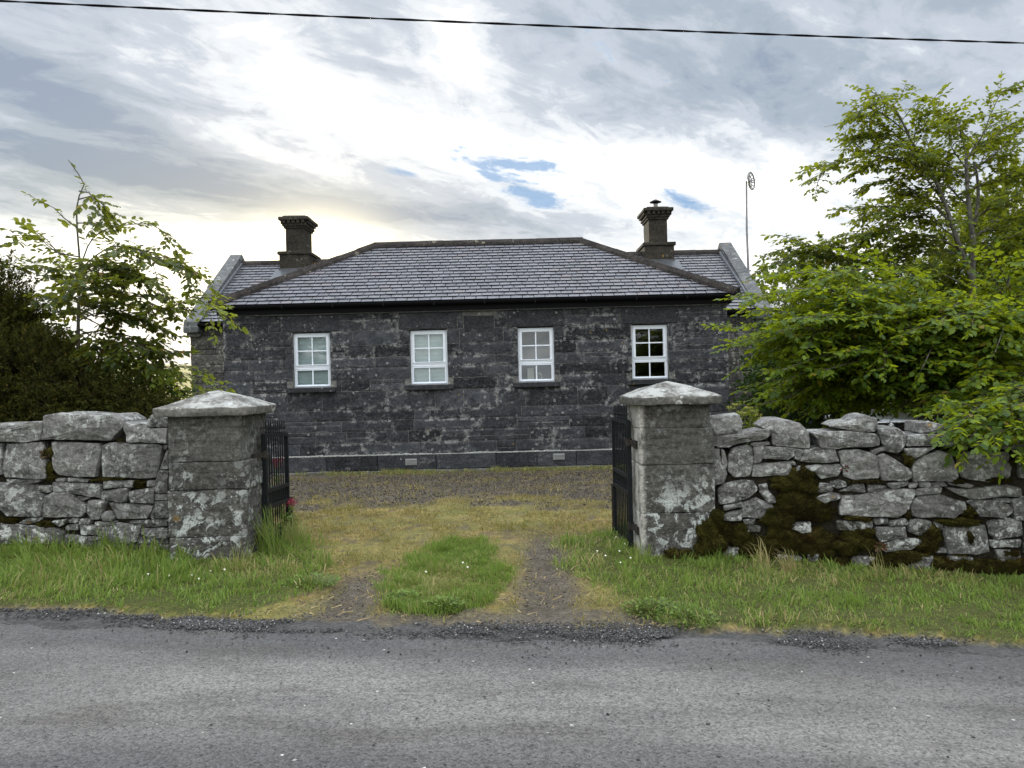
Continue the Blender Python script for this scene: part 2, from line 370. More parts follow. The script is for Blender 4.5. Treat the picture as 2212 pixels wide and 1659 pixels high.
wm = t.ss(Y, .3, -.3); cl = t.mix(t.m('MULTIPLY', wm, .8), cl, t.mix(1.0, cl, (1.08, 1.0, .88), 'MULTIPLY'))
cl2 = t.node('ShaderNodeVectorMath', {0: cl, 1: t.node('ShaderNodeCombineXYZ', {0: rear, 1: rear, 2: rear}).outputs[0]}, operation='MULTIPLY').outputs[0]
b2.node.inputs['Color'].default_value = (1, 1, 1, 1); t.l.new(cl2, b2.node.inputs['Color'])
mx = t.node('ShaderNodeMixShader', {0: .92, 1: b1, 2: b2}).outputs[0]
o = t.node('ShaderNodeOutputWorld'); t.l.new(mx, o.inputs[0])
sl = bpy.data.lights.new('sun', 'SUN'); sl.energy = 2.0; sl.angle = R(10); sl.color = (1, .90, .72)
so = bpy.data.objects.new('sun', sl); COL.objects.link(so); so.location = (-8, 30, 12)
sd = Vector((math.sin(SUN_AZ)*math.cos(SUN_EL), math.cos(SUN_AZ)*math.cos(SUN_EL), math.sin(SUN_EL)))
so.rotation_euler = sd.to_track_quat('Z', 'Y').to_euler()
S.view_settings.view_transform = 'Standard'; S.view_settings.look = 'None'; S.view_settings.exposure = 0.84; S.view_settings.gamma = 1

# ------------------------------------------------------------------ ground masks (world metres)
DL = [(4.4, -2.2), (5.23, -1.95), (5.82, -1.62), (6.94, -1.72), (8.03, -2.30), (9, -3.2), (10.5, -7), (13, -7.5)]
DR = [(4.4, 1.1), (4.96, .95), (5.5, .76), (6.15, .60), (6.6, .50), (7.36, .50), (8.2, 1.15), (9.2, 2.6), (10.5, 7), (13, 8)]
def lerp(tab, y): return np.interp(y, [a for a, b in tab], [b for a, b in tab])
def masks(x, y):
    """verge grass, island grass, moss, gravel, mud"""
    j = (fbm(x*2.3, y*2.3, 3)-.5); j2 = (fbm(x*6, y*6, 9)-.5)
    dl = lerp(DL, y)+j*.5; dr = lerp(DR, y)+j*.5; ye = edge(x)+j*.22+j2*.2
    verge = np.maximum(sstep(.22, -.14, x-dl+j2*.25), sstep(-.22, .14, x-dr+j2*.25))*sstep(-.03, .06, y-ye)
    yi = np.clip((y-5.2)/2.5, 0, 1); hw = .43*np.sin(np.pi*np.clip(yi, .02, 1)**.62)**.8
    isl = sstep(.16, -.12, np.abs(x+.56-.05*(y-6))+j*.35+j2*.25-hw)*sstep(5.10, 5.30, y+j*.4)*sstep(7.9, 7.5, y+j*.4)
    yard = sstep(9.2, 11.0, y+j*2.2)*(.68+.5*fbm(x*1.6, y*1.6, 15))
    tl = np.exp(-((x-(-1.22-.03*(y-5.5)))/.22)**2)*sstep(7.2, 5.8, y); tr = np.exp(-((x-(.22+.03*(y-5.5)))/.22)**2)*sstep(8.6, 7.0, y)
    grav = np.clip(np.maximum(yard, np.maximum(tl*1.05, tr*1.2))+j*.55, 0, 1)
    mud = sstep(5.45, 5.2, y+j*.3)*sstep(-1.7, -1.2, x)*sstep(1.5, .9, x)
    strip = sstep(.02, -.05, y-ye)
    return verge, isl, grav, mud, strip
def masks1(x, y): return [float(a[0]) for a in masks(np.array([x]), np.array([y]))]

fx = np.arange(-7.0, 7.5, .045); fy = np.arange(2.2, 15.0, .045)
xs = np.concatenate([-np.geomspace(7.2, 3000, 40)[::-1], fx, np.geomspace(7.7, 3000, 40)])
ys = np.concatenate([[-400, -60, -15, -4, 0, 1.2], fy, np.geomspace(15.2, 3500, 60)])
GX, GY = np.meshgrid(xs, ys); gx = GX.ravel(); gy = GY.ravel(); gh = gz(gx, gy)
ve, il, gr, mu, st = masks(gx, gy)
near = (np.abs(gx) < 9) & (gy > 0) & (gy < 16)
f1 = fbm(gx*3, gy*3, 21, 5); f2 = fbm(gx*11, gy*11, 31, 4)
tr_ = np.exp(-((gx+1.22)/.2)**2)+np.exp(-((gx-.24)/.2)**2)
gh = gh + near*(-.022*tr_*sstep(8.8, 7.0, gy)*sstep(5.0, 5.3, gy) + (f2-.5)*.022 + (f1-.5)*.03 + ve*.045 + il*.012)
def cmix(f, a, b): f = np.asarray(f)[:, None]; return a*(1-f)+b*f
C = lambda *c: np.tile(np.array(c, float), (len(gx), 1))
moss = cmix(sstep(.35, .68, f1), C(.155, .125, .038), C(.24, .18, .066)); moss = cmix(sstep(.52, .64, f2)*.5, moss, C(.12, .125, .038)); moss = cmix(sstep(.48, .36, f2)*.75, moss, C(.085, .072, .056)); moss = cmix(sstep(.50, .62, fbm(gx*1.1, gy*1.5, 23))*.35, moss, C(.13, .14, .045))
gravel = cmix(f2, C(.058, .049, .037), C(.128, .108, .084))
col = cmix(np.clip(gr*1.3-.12+(f2-.5)*.9, 0, 1), moss, gravel)
col = cmix(mu*.85, col, cmix(f2, C(.075, .064, .05), C(.12, .105, .085)))
col = cmix(np.clip(mu*1.0+st, 0, 1)*(f1 > .62)*.5, col, C(.05, .045, .04))
col = cmix(st, col, cmix(f2, C(.05, .05, .05), C(.085, .083, .08)))
col = cmix(sstep(.35, .9, np.maximum(ve, il))*.9, col, C(.045, .055, .014))
far = sstep(14, 18, gy)
field = cmix(sstep(.42, .6, fbm(gx*.02, gy*.006, 5)), C(.16, .17, .05), C(.26, .22, .09))
col = cmix(np.maximum(far, ((np.abs(gx) > 9) | (gy < 0))*1.0), col, field)
m, t = material('ground'); p = t.pos()
a = t.node('ShaderNodeAttribute', attribute_name='col').outputs['Color']
n = t.noise(p, 38, 5, .7); vz = t.node('ShaderNodeTexVoronoi', {'Vector': p, 'Scale': 55})
cc = t.node('ShaderNodeSeparateColor', {0: vz.outputs['Color']}).outputs[0]
k = t.m('ADD', .30, t.m('ADD', t.m('MULTIPLY', n, .75), t.m('MULTIPLY', cc, .65)))
a = t.mix(1.0, a, t.node('ShaderNodeCombineColor', {0: k, 1: k, 2: k}).outputs[0], 'MULTIPLY')
h = t.m('ADD', t.m('MULTIPLY', t.m('SUBTRACT', 1, vz.outputs['Distance']), .5), n)
t.out(t.bsdf(a, .95, t.bump(h, .7, .02), .15)); M['ground'] = m
W, H = len(xs), len(ys); I = np.arange(W*H).reshape(H, W)
quads = np.stack([I[:-1, :-1], I[:-1, 1:], I[1:, 1:], I[1:, :-1]], -1).reshape(-1, 4)
props(np_mesh('ground', np.stack([gx, gy, gh], 1), quads, None, M['ground'], None, True, {'col': col}), kind='structure')

# ------------------------------------------------------------------ road
rx = np.concatenate([np.linspace(-60, -6.5, 40), np.arange(-6.4, 6.6, .08), np.linspace(6.7, 60, 40)])
rt = np.linspace(0, 1, 34); RX, RT = np.meshgrid(rx, rt); RX = RX.ravel(); RT = RT.ravel()
ytop = edge(np.clip(RX, -12, 12))-.22+(fbm(RX*1.7, RX*0+2, 4)-.5)*.22+(fbm(RX*9, RX*0+2, 8)-.5)*.10; RY = -1.5+(ytop+1.5)*RT
RZ = gz(RX, RY)+.016+.012*np.sin(np.pi*RT)-.018*(RT > .985)
m, t = material('asphalt'); p = t.pos()
big = t.noise(t.scale(p, (.35, 1.3, 1)), 1.3, 5, .6); mid = t.noise(p, 7, 5, .65)
v1 = t.node('ShaderNodeTexVoronoi', {'Vector': p, 'Scale': 88}); v2 = t.node('ShaderNodeTexVoronoi', {'Vector': p, 'Scale': 150})
c1 = t.node('ShaderNodeSeparateColor', {0: v1.outputs['Color']}).outputs; c2 = t.node('ShaderNodeSeparateColor', {0: v2.outputs['Color']}).outputs
base = t.mix(t.ss(big, .25, .75), (.100, .096, .092), (.188, .180, .170))
sy = t.node('ShaderNodeSeparateXYZ', {0: p}); q = t.m('ADD', sy.outputs[1], t.m('MULTIPLY', sy.outputs[0], .08))
q = t.m('ADD', q, t.m('MULTIPLY', t.m('SUBTRACT', t.noise(t.scale(p, (.6, 1, 1)), 1.1, 4), .5), .5))
lane = t.m('MULTIPLY', t.ss(q, 3.05, 3.4), t.ss(q, 4.45, 4.15))
base = t.mix(t.m('MULTIPLY', t.m('SUBTRACT', 1, lane), .70), base, (.062, .061, .064))
base = t.mix(t.m('MULTIPLY', t.ss(t.noise(t.scale(p, (.5, 1.6, 1)), 1.7, 6, .65), .50, .66), .65), base, (.085, .077, .070))
gk = t.m('ADD', .28, t.m('ADD', t.m('MULTIPLY', c1[0], .66), t.m('ADD', t.m('MULTIPLY', c2[0], .40), t.m('MULTIPLY', t.noise(p, 26, 4, .7), .42))))
base = t.mix(1.0, base, t.node('ShaderNodeCombineColor', {0: gk, 1: gk, 2: t.m('MULTIPLY', gk, .99)}).outputs[0], 'MULTIPLY')
base = t.mix(t.m('GREATER_THAN', c1[1], .9996), base, (.48, .46, .44)); base = t.mix(t.m('GREATER_THAN', c1[1], .10), t.mix(1.0, base, (.62, .62, .62), 'MULTIPLY'), base)
hh = t.m('ADD', t.m('SUBTRACT', 1, v1.outputs['Distance']), t.m('MULTIPLY', t.m('SUBTRACT', 1, v2.outputs['Distance']), .5))
t.out(t.bsdf(base, .75, t.bump(hh, .85, .008), .35)); M['asphalt'] = m
W, H = len(rx), len(rt); I = np.arange(W*H).reshape(H, W)
quads = np.stack([I[:-1, :-1], I[:-1, 1:], I[1:, 1:], I[1:, :-1]], -1).reshape(-1, 4)
props(np_mesh('road', np.stack([RX, RY, RZ], 1), quads, None, M['asphalt'], None, True), kind='structure')

# ------------------------------------------------------------------ pebbles
m, t = material('gravel'); i = t.island()
c = t.mix(t.m('POWER', i, 1.6), (.022, .022, .024), (.125, .121, .118)); c = t.mix(t.m('GREATER_THAN', i, .985), c, (.34, .33, .32))
t.out(t.bsdf(c, .8, None, .3)); M['gravel'] = m
def pebbles(name, x, y, z, size, mat, label=None):
    n = len(x); oc = np.array([(1,0,0),(0,1,0),(-1,0,0),(0,-1,0),(0,0,1),(0,0,-1)], float)
    fc = np.array([(0,1,4),(1,2,4),(2,3,4),(3,0,4),(1,0,5),(2,1,5),(3,2,5),(0,3,5)])
    s = size[:, None]*rng.uniform(.55, 1.25, (n, 3))*np.array([1, 1, .6]); th = rng.uniform(0, 6.28, n)
    V = oc[None]*s[:, None]*rng.uniform(.75, 1.25, (n, 6, 1)); cs, sn = np.cos(th)[:, None], np.sin(th)[:, None]
    V = np.stack([V[..., 0]*cs-V[..., 1]*sn, V[..., 0]*sn+V[..., 1]*cs, V[..., 2]], -1)+np.stack([x, y, z], 1)[:, None]
    T = (fc[None]+(np.arange(n)*6)[:, None, None]).reshape(-1, 3)
    return props(np_mesh(name, V.reshape(-1, 3), None, T, mat), label, None, None, 'stuff')
n = 300000; x = rng.uniform(-6.2, 5.6, n); y = np.where(np.arange(n) < 130000, rng.uniform(2.5, 13.2, n), edge(x)+rng.uniform(-.75, .15, n)); ve, il, gr, mu, st = masks(x, y)
ye = edge(x); dd_ = ye-y
pr = np.where(y > 5.3, np.clip(gr*1.2-.2, 0, 1)*(1-ve)*(1-il)*.45, 0)
pr = np.maximum(pr, np.where((dd_ > -.12) & (dd_ < .62), .8*np.exp(-((dd_-.15)/.15)**2)*(1.3*sstep(.38, .75, fbm(x*1.6, y*5, 77))), 0))
pr = np.maximum(pr, np.where(dd_ > .5, .003, 0)); pr = np.maximum(pr, np.where((y < 3.25+.05*x), .05, 0))
k = rng.random(n) < pr; x, y = x[k], y[k]
k = y < edge(x)+.15
pebbles('loose_gravel', x[k], y[k], gz(x[k], y[k])+np.where(edge(x[k])-y[k] > .3, .026, .016), rng.uniform(.004, .0115, k.sum()), M['gravel'], 'loose dark grey gravel along the edge of the road')
m, t = material('yard_gravel'); i = t.island(); t.out(t.bsdf(t.mix(t.m('POWER', i, 1.5), (.028, .025, .020), (.15, .135, .116)), .85, None, .1)); M['yardgravel'] = m
k = ~k; pebbles('yard_gravel', x[k], y[k], gz(x[k], y[k])+.014, rng.uniform(.004, .011, k.sum())*np.where(y[k] > 8, 1.5, 1), M['yardgravel'], 'brownish grey gravel scattered over the yard and wheel tracks')

# ------------------------------------------------------------------ grass blades
def grass_mat(name, a, b, dry, tr):
    m, t = material(name); i = t.island(); dr = t.node('ShaderNodeAttribute', attribute_name='dry').outputs['Fac']
    c = t.mix(i, a, b); c = t.mix(dr, c, t.mix(t.m('FRACT', t.m('MULTIPLY', i, 7.3)), dry, tuple(x*.55 for x in dry)))
    tl = t.node('ShaderNodeBsdfTranslucent', {'Color': t.mix(dr, tr, tuple(x*.9 for x in dry))}).outputs[0]
    t.out(t.node('ShaderNodeMixShader', {0: .38, 1: t.bsdf(c, .55, None, .25), 2: tl}).outputs[0]); return m
M['grass'] = grass_mat('grass_blade', (.045, .108, .014), (.185, .285, .042), (.50, .41, .20), (.28, .40, .07))
M['straw'] = grass_mat('straw_blade', (.14, .17, .034), (.25, .23, .065), (.52, .40, .18), (.26, .24, .06))
def blades(name, x, y, h, wd, dry, mat, lean=.5, label=None, lift=0, kind='stuff', parent=None, z=None, cat=None):
    n = len(x); z = (gz(x, y) if z is None else z)+lift; th = rng.normal(0, 1.1, n)+fbm(x*2.2, y*2.2, 99, 2)*14; ln = rng.uniform(.1, 1, n)*lean*h
    dx, dy = np.cos(th)*ln, np.sin(th)*ln; ph = rng.uniform(0, np.pi, n); wx, wy = np.cos(ph)*wd/2, np.sin(ph)*wd/2
    hz = np.sqrt(np.maximum(h*h-ln*ln, (.3*h)**2))
    P = np.empty((n, 7, 3)); b = np.stack([x, y, z], 1); sw = np.stack([wx, wy, 0*wx], 1)
    def c(f, g): return b+np.stack([dx*f, dy*f, hz*g], 1)
    P[:, 0] = b-sw; P[:, 1] = b+sw; P[:, 2] = c(.22, .45)-sw*.9; P[:, 3] = c(.22, .45)+sw*.9
    P[:, 4] = c(.6, .85)-sw*.6; P[:, 5] = c(.6, .85)+sw*.6; P[:, 6] = c(1, .95)
    k = (np.arange(n)*7)[:, None]
    Q = np.concatenate([np.array([[0, 1, 3, 2]])+k, np.array([[2, 3, 5, 4]])+k]); T = np.array([[4, 5, 6]])+k
    o = np_mesh(name, P.reshape(-1, 3), Q, T, mat, parent, False, {'dry': np.repeat(dry, 7)})
    return props(o, label, cat, None, kind)
# verge: long on the left, shorter and browner on the right
n = 230000; x = rng.uniform(-7.2, 6.6, n); y = rng.uniform(4.2, 8.6, n); ve, il, gr, mu, st = masks(x, y)
wl = np.where(x < 0, 7.05-.115*(x+3.1), 6.85-.18*(x-1.8)) + .1
dens = ve*(y < np.where(np.abs(x+.4) > 1.9, wl, 99))*(.6+.6*fbm(x*2.5, y*2.5, 41))
k = rng.random(n) < dens; x, y = x[k], y[k]; q = fbm(x*1.4, y*1.4, 51); q2 = fbm(x*5, y*5, 61)
hh = np.where(x < 0, .086, .042)*(.55+.9*q2)*rng.choice([.6, .9, 1.2, 1.2, 1.9], len(x))*rng.uniform(.75, 1.25, len(x))*np.where((x > -2.7) & (x < 0), .72, 1)*np.where(x < 0, np.clip(.30+.70*sstep(-.05, 1.0, y-edge(x)+.05), .3, 1), np.clip(.75+.25*sstep(-.05, 1.0, y-edge(x)+.05), .3, 1))*(.45+1.1*sstep(.3, .75, fbm(x*9, y*9, 71)))
brown = np.clip(sstep(.50, .68, q)*np.where(x > 0, .75, .4)+np.exp(-((x-2.0)**2/.5+(y-6.0)**2/.12))*.5+np.exp(-((x+2.05)**2/.12+(y-6.3)**2/.1))*.6, 0, .95)
dry = np.where(rng.random(len(x)) < .035+brown*.6, rng.uniform(.4, 1, len(x)), rng.uniform(0, .16, len(x)))
blades('verge_grass', x, y, hh, rng.uniform(.005, .012, len(x)), dry, M['grass'], .95, 'green roadside grass growing along the foot of the walls', .03)
n = 75000; x = rng.uniform(-1.3, .3, n); y = rng.uniform(5.0, 8.0, n); ve, il, gr, mu, st = masks(x, y); k = rng.random(n) < il*(.55+.6*fbm(x*4, y*4, 42)); x, y = x[k], y[k]
pale = 1.3*np.exp(-((x+.58)**2/.06+(y-6.0)**2/.16))
dry = np.where(rng.random(len(x)) < .12+.6*pale, rng.uniform(.4, .9, len(x)), rng.uniform(0, .12, len(x)))
blades('island_grass', x, y, (.018+.060*sstep(.3, .8, fbm(x*6, y*6, 43)))*rng.uniform(.6, 1.4, len(x)), rng.uniform(.004, .008, len(x)), dry, M['grass'], .9, 'short green grass island between the wheel tracks of the drive', .02)
n = 240000; x = rng.uniform(-6.5, 6.5, n); y = rng.uniform(4.9, 13.8, n); ve, il, gr, mu, st = masks(x, y)
foot = np.exp(-((y-13.55)/.22)**2)
pr = (1-ve)*(1-il)*(1-st)*np.clip((1-gr*.9)*.8*(1-mu*.6), 0, 1)*(.12+1.5*sstep(.38, .68, fbm(x*4, y*4, 44)))*np.where((x > -6) & (x < 5.5), 1, .5)
xf = rng.uniform(-5.3, 4, 9000); yf = 13.72-np.abs(rng.normal(0, .16, 9000)); kf = rng.random(9000) < sstep(.36, .6, fbm(xf*1.6, yf*1.6, 45)); xf, yf = xf[kf], yf[kf]
blades('wall_foot_weeds', xf, yf, rng.uniform(.02, .09, len(xf))*(.4+fbm(xf*3, yf*3, 47)), rng.uniform(.006, .014, len(xf)), np.where(rng.random(len(xf)) < .45, .8, .25), M['grass'], .9, 'low green weeds along the foot of the house wall', .01)
k = rng.random(n) < pr; x, y = x[k], y[k]; ft = 0*x; g = fbm(x*1.2, y*1.2, 46)
dry = np.where(rng.random(len(x)) < np.where((g > .58) | (ft > .3), .25, .72), rng.uniform(.3, 1, len(x)), rng.uniform(0, .3, len(x)))
blades('drive_moss', x, y, (.016+.045*rng.random(len(x))**2)*(1+1.8*ft), rng.uniform(.004, .010, len(x))*np.where(y > 8, 1.4, 1), dry, M['straw'], 1.1, 'yellowed moss and thin grass over the gravel drive', .005)

# cut straw and dead stalks lying about the drive mouth
n = 2000; x = rng.uniform(-2.6, 1.8, n); y = rng.uniform(4.75, 8.5, n); ve, il, gr, mu, st = masks(x, y); k = rng.random(n) < (.25+.75*fbm(x*2, y*2, 91))*(1-.5*ve)*(y > edge(x)-.08)*np.where(y < 6.3, 1, .35); x, y = x[k], y[k]; n = len(x)
L_ = rng.uniform(.02, .09, n)*rng.uniform(.5, 1.2, n); th = rng.uniform(0, np.pi, n); dx, dy = np.cos(th)*L_/2, np.sin(th)*L_/2; wd = rng.uniform(.0006, .0012, n); z = gz(x, y)+rng.uniform(.016, .035, n)
P = np.empty((n, 4, 3)); nx, ny = -np.sin(th)*wd, np.cos(th)*wd
for i, (a, b) in enumerate(((-1, -1), (1, -1), (1, 1), (-1, 1))): P[:, i] = np.stack([x+dx*a+nx*b, y+dy*a+ny*b, z+a*.012*rng.random(n)+(b+1)*wd*.5], 1)
m, t = material('straw_litter'); t.out(t.bsdf(t.mix(t.island(), (.20, .15, .075), (.42, .34, .19)), .8, None, .1))
props(np_mesh('straw_litter', P.reshape(-1, 3), np.arange(n*4).reshape(-1, 4), None, m), 'pale dry straw scattered about the mouth of the drive', None, None, 'stuff')
# ------------------------------------------------------------------ house
HY = 13.9; HX0, HX1 = -5.2, 3.92; WY = 16.6; WX0, WX1 = -6.92, 5.52; HB = -.02
house = empty('stone_house', (-.65, 16, 0), 'low dark grey stone house with slate hipped roof, two chimneys and four white windows', 'house')
def edge_attr(o, mb):
    a = o.data.attributes.new('edge', 'FLOAT', 'POINT'); a.data.foreach_set('value', mb.e)
def block_wall(mb, O, dx, nrm, L, rows, holes=(), wl=(.42, 1.2), seed=1, proud=.0):
    """coursed squared blocks: each one a rough-faced stone with open joints; O origin, dx along, nrm outward"""
    rn = random.Random(seed); O = Vector(O); dx = Vector(dx); nrm = Vector(nrm); up = Vector((0, 0, 1))
    if not hasattr(mb, 'e'): mb.e = []
    def P(s, z, d): return O+dx*s+up*z+nrm*d
    for (z0, z1) in rows:
        cuts = [0.0]
        s = 0
        while s < L:
            s += rn.uniform(*wl)*(1 if rn.random() < .8 else .6); cuts.append(min(s, L))
        if L-cuts[-2] < .15: cuts.pop(-2)
        segs = [(a, b) for a, b in zip(cuts, cuts[1:])]
        for (h0, h1, k0, k1) in holes:
            if k0 < z1-.02 and k1 > z0+.02:
                new = []
                for a, b in segs:
                    if b <= h0 or a >= h1: new.append((a, b)); continue
                    if a < h0-.04: new.append((a, h0))
                    if b > h1+.04: new.append((h1, b))
                segs = new
        for a, b in segs:
            zz = [(z0, z1)]
            for (h0, h1, k0, k1) in holes:      # trim a course that only laps an opening
                pass
            if rn.random() < .10 and z1-z0 > .18: c = z0+(z1-z0)*rn.uniform(.35, .65); zz = [(z0, c), (c, z1)]
            for (q0, q1) in zz:
                g = .004; a1, b1, c0, c1 = a+g, b-g, q0+g, q1-g
                nu = max(3, int((b1-a1)/.085)); nv = 4; d0 = rn.uniform(-.003, .007)+proud; tl = rn.uniform(-.008, .008); vs = []; fs = []
                for j in range(nv+1):
                    for i in range(nu+1):
                        fu = [0, .035/max(b1-a1, .08)][min(i, 1)] if i < 2 else (1 if i == nu else (1-.035/max(b1-a1, .08) if i == nu-1 else i/nu))
                        fv = (0, .17, .5, .83, 1)[j]
                        s = a1+(b1-a1)*fu; z = c0+(c1-c0)*fv; rim = i in (0, nu) or j in (0, nv)
                        p = P(s, z, 0)
                        n_ = mnoise.noise(p*7+Vector((seed, 0, 0)))*.005+mnoise.noise(p*19)*.003
                        mb.e.append(1.0 if rim else (.55 if i in (1, nu-1) or j in (1, nv-1) else 0.0))
                        if rim: s += mnoise.noise(p*9+Vector((3, 0, 0)))*.008; z += mnoise.noise(p*9+Vector((0, 5, 0)))*.008
                        vs.append(P(s, z, -.005+d0*.5 if rim else d0+n_+tl*(fv-.5)))
                K = nu+1
                for j in range(nv):
                    for i in range(nu): fs.append((j*K+i, j*K+i+1, (j+1)*K+i+1, (j+1)*K+i))
                base = len(vs); ring = [i for i in range(K)]+[j*K+nu for j in range(1, nv+1)]+[nv*K+i for i in range(nu-1, -1, -1)]+[j*K for j in range(nv-1, 0, -1)]
                for r_ in ring: vs.append(Vector(vs[r_])-nrm*.05); mb.e.append(1.0)
                for q_ in range(len(ring)):
                    q2 = (q_+1) % len(ring); fs.append((ring[q2], ring[q_], base+q_, base+q2))
                if dx.cross(up).dot(nrm) < 0: fs = [tuple(reversed(f)) for f in fs]
                mb.add(vs, fs)
def slab_holes(mb, x0, x1, y0, y1, z0, z1, holes, mi=0):
    """solid wall along x cut round its openings"""
    hs = sorted(holes); x = x0
    for (a, b, c, d) in hs:
        mb.box(x, a, y0, y1, z0, z1, mi); mb.box(a, b, y0, y1, z0, c, mi); mb.box(a, b, y0, y1, d, z1, mi); x = b
    mb.box(x, x1, y0, y1, z0, z1, mi)
WINPX = [(636, 714, 719, 838), (888, 966, 714, 831), (1120, 1196, 709, 825), (1365, 1441, 702, 819)]
wins = []
for (u0, u1, v0, v1) in WINPX:
    a = at((u0+u1)/2, v0, HY+.08); b = at((u0+u1)/2, v1, HY+.08); l = at(u0, (v0+v1)/2, HY+.08); r_ = at(u1, (v0+v1)/2, HY+.08)
    wins.append((l.x-.012, r_.x+.012, b.z, a.z+.02))
zb = sum(w_[2] for w_ in wins)/4; zt = sum(w_[3] for w_ in wins)/4
wins = [(a, b, zb, zt) for a, b, _, _ in wins]
WT = 2.875                                  # wall head
rows = [(.30, .50), (.50, .71), (.71, .90), (.90, 1.10), (1.10, 1.31)]
rows = [(HB+.34, .53), (.53, .74), (.74, .94), (.94, 1.13), (1.13, zb-.09), (zb-.09, zb+.12), (zb+.12, zb+.33), (zb+.33, zb+.52), (zb+.52, zb+.74), (zb+.74, zt), (zt, zt+.19), (zt+.19, WT)]
hol = [(a-HX0, b-HX0, zb, zt) for a, b, _, _ in wins] + [(a-.19-HX0, b+.19-HX0, zt+.0, WT) for a, b, _, _ in wins] + [(a-.10-HX0, b+.10-HX0, zb-.09, zb) for a, b, _, _ in wins]
PX0, PX1 = at(1002, 700, HY).x, at(1067, 700, HY).x; PZ0, PZ1 = at(1035, 718.5, HY).z, at(1035, 682, HY).z
hol.append((PX0-.012-HX0, PX1+.012-HX0, zt+.10, WT))
mb = MB(); block_wall(mb, (HX0, HY, 0), (1, 0, 0), (0, -1, 0), HX1-HX0, rows, hol, seed=4)
block_wall(mb, (HX0, WY+.05, 0), (0, -1, 0), (-1, 0, 0), WY+.05-HY, rows, (), seed=5); block_wall(mb, (HX1, HY, 0), (0, 1, 0), (1, 0, 0), WY+.05-HY, rows, (), seed=6)
front = mb.build('front_wall', M['house'], house); edge_attr(front, mb)
mb = MB(); slab_holes(mb, HX0+.03, HX1-.03, HY+.008, HY+.42, HB, WT, [(a, b, zb, zt) for a, b, _, _ in wins])
mb.box(HX0+.018, HX0+.4, HY+.42, WY, HB, WT); mb.box(HX1-.4, HX1-.018, HY+.42, WY, HB, WT); mb.build('mortar_bed', M['mortar'], front)
for (a, b, _, _) in wins:
    mb = MB(); P = rbox_pts(a-.185, b+.185, HY-.012, HY+.10, zt+.004, WT, (8, 4, 5), .012, .006, 6, a); mb.add(*P); mb.build('lintel', M['lintel'], front)
# plinth and footing
mb = MB(); x = HX0-.05; rn = random.Random(3)
while x < HX1+.05:
    x2 = min(x+rn.uniform(.7, 1.3), HX1+.05)
    if HX1+.05-x2 < .3: x2 = HX1+.05
    mb.add(*rbox_pts(x+.003, x2-.003, HY-.055, HY+.1, HB+.06, HB+.335, (8, 3, 5), .015, .007, 6, x)); x = x2
mb.build('plinth', M['house'], house)
mb = MB(); n = 900; vs = []
for i in range(n+1):
    x = HX0-.05+(HX1-HX0+.1)*i/n; h = max(.001, .013+.016*mnoise.noise(Vector((x*9, 0, 3)))+.012*mnoise.noise(Vector((x*31, 0, 5))))*(1 if mnoise.noise(Vector((x*1.3, 7, 1))) > -.12 else .12)*(.55+.45*math.sin(x*2.3)**2); f = .058+.006*mnoise.noise(Vector((x*25, 2, 2)))
    vs += [(x, HY-f, HB+.326), (x, HY-f, HB+.334+h*.7), (x, HY-.03, HB+.335+h), (x, HY+.02, HB+.336+h)]
mb.add(vs, [(i*4+k, i*4+4+k, i*4+5+k, i*4+1+k) for i in range(n) for k in range(3)])
mb.build('ledge_lichen', plain('ledge_lichen', (.34, .35, .34), .95, .1, 0, .6, 25, .5), house)
mb = MB(); mb.add(*rbox_pts(HX0-.12, HX1+.12, HY-.16, HY+.1, HB-.1, HB+.055, (60, 3, 4), .02, .02, 3, 2)); mb.build('footing', stone_mat('footing', (.06, .06, .058), (.12, .118, .11), (.4, .4, .38), .5, 9), house)
for (u, v) in ((888, 998), (1207.5, 986.5)):
    c = at(u, v, HY-.06); mb = MB(); w2, h2 = .095, .05
    mb.box(c.x-w2-.008, c.x+w2+.008, c.y-.004, c.y+.02, c.z-h2-.008, c.z+h2+.008)
    for k in range(4):
        z = c.z-h2+.013+k*.0245; mb.beam((c.x-w2, c.y-.012, z), (c.x+w2, c.y-.012, z), .013, .010)
    mb.build('air_vent', M['vent'], house)
# name plaque with cut letters
mb = MB(); mb.add(*rbox_pts(PX0, PX1, HY-.004, HY+.06, PZ0, PZ1, (4, 3, 4), .006)); pl = mb.build('plaque', M['sill'], house)
def letters(txt, size, c, al='CENTER'):
    cu = bpy.data.curves.new('lettering', 'FONT'); cu.body = txt; cu.size = size; cu.extrude = .0015; cu.align_x = al; cu.space_character = 1.15
    o = bpy.data.objects.new('lettering', cu); COL.objects.link(o); bpy.context.view_layer.update()
    me = bpy.data.meshes.new_from_object(o.evaluated_get(bpy.context.evaluated_depsgraph_get())); bpy.data.objects.remove(o)
    me.transform(Matrix.Translation(c) @ Matrix.Rotation(math.pi/2, 4, 'X')); return link('lettering', me, plain('cut_letter_shadow', (.012, .013, .016), .9), pl)
pc = (PX0+PX1)/2; ph = PZ1-PZ0
letters('NATIONAL', ph*.17, (pc, HY-.0055, PZ0+ph*.50)); letters('SCHOOLS', ph*.17, (PX1-.02, HY-.0055, PZ0+ph*.21), 'RIGHT'); letters('1887', ph*.15, (PX0+.025, HY-.0055, PZ0+ph*.05), 'LEFT')
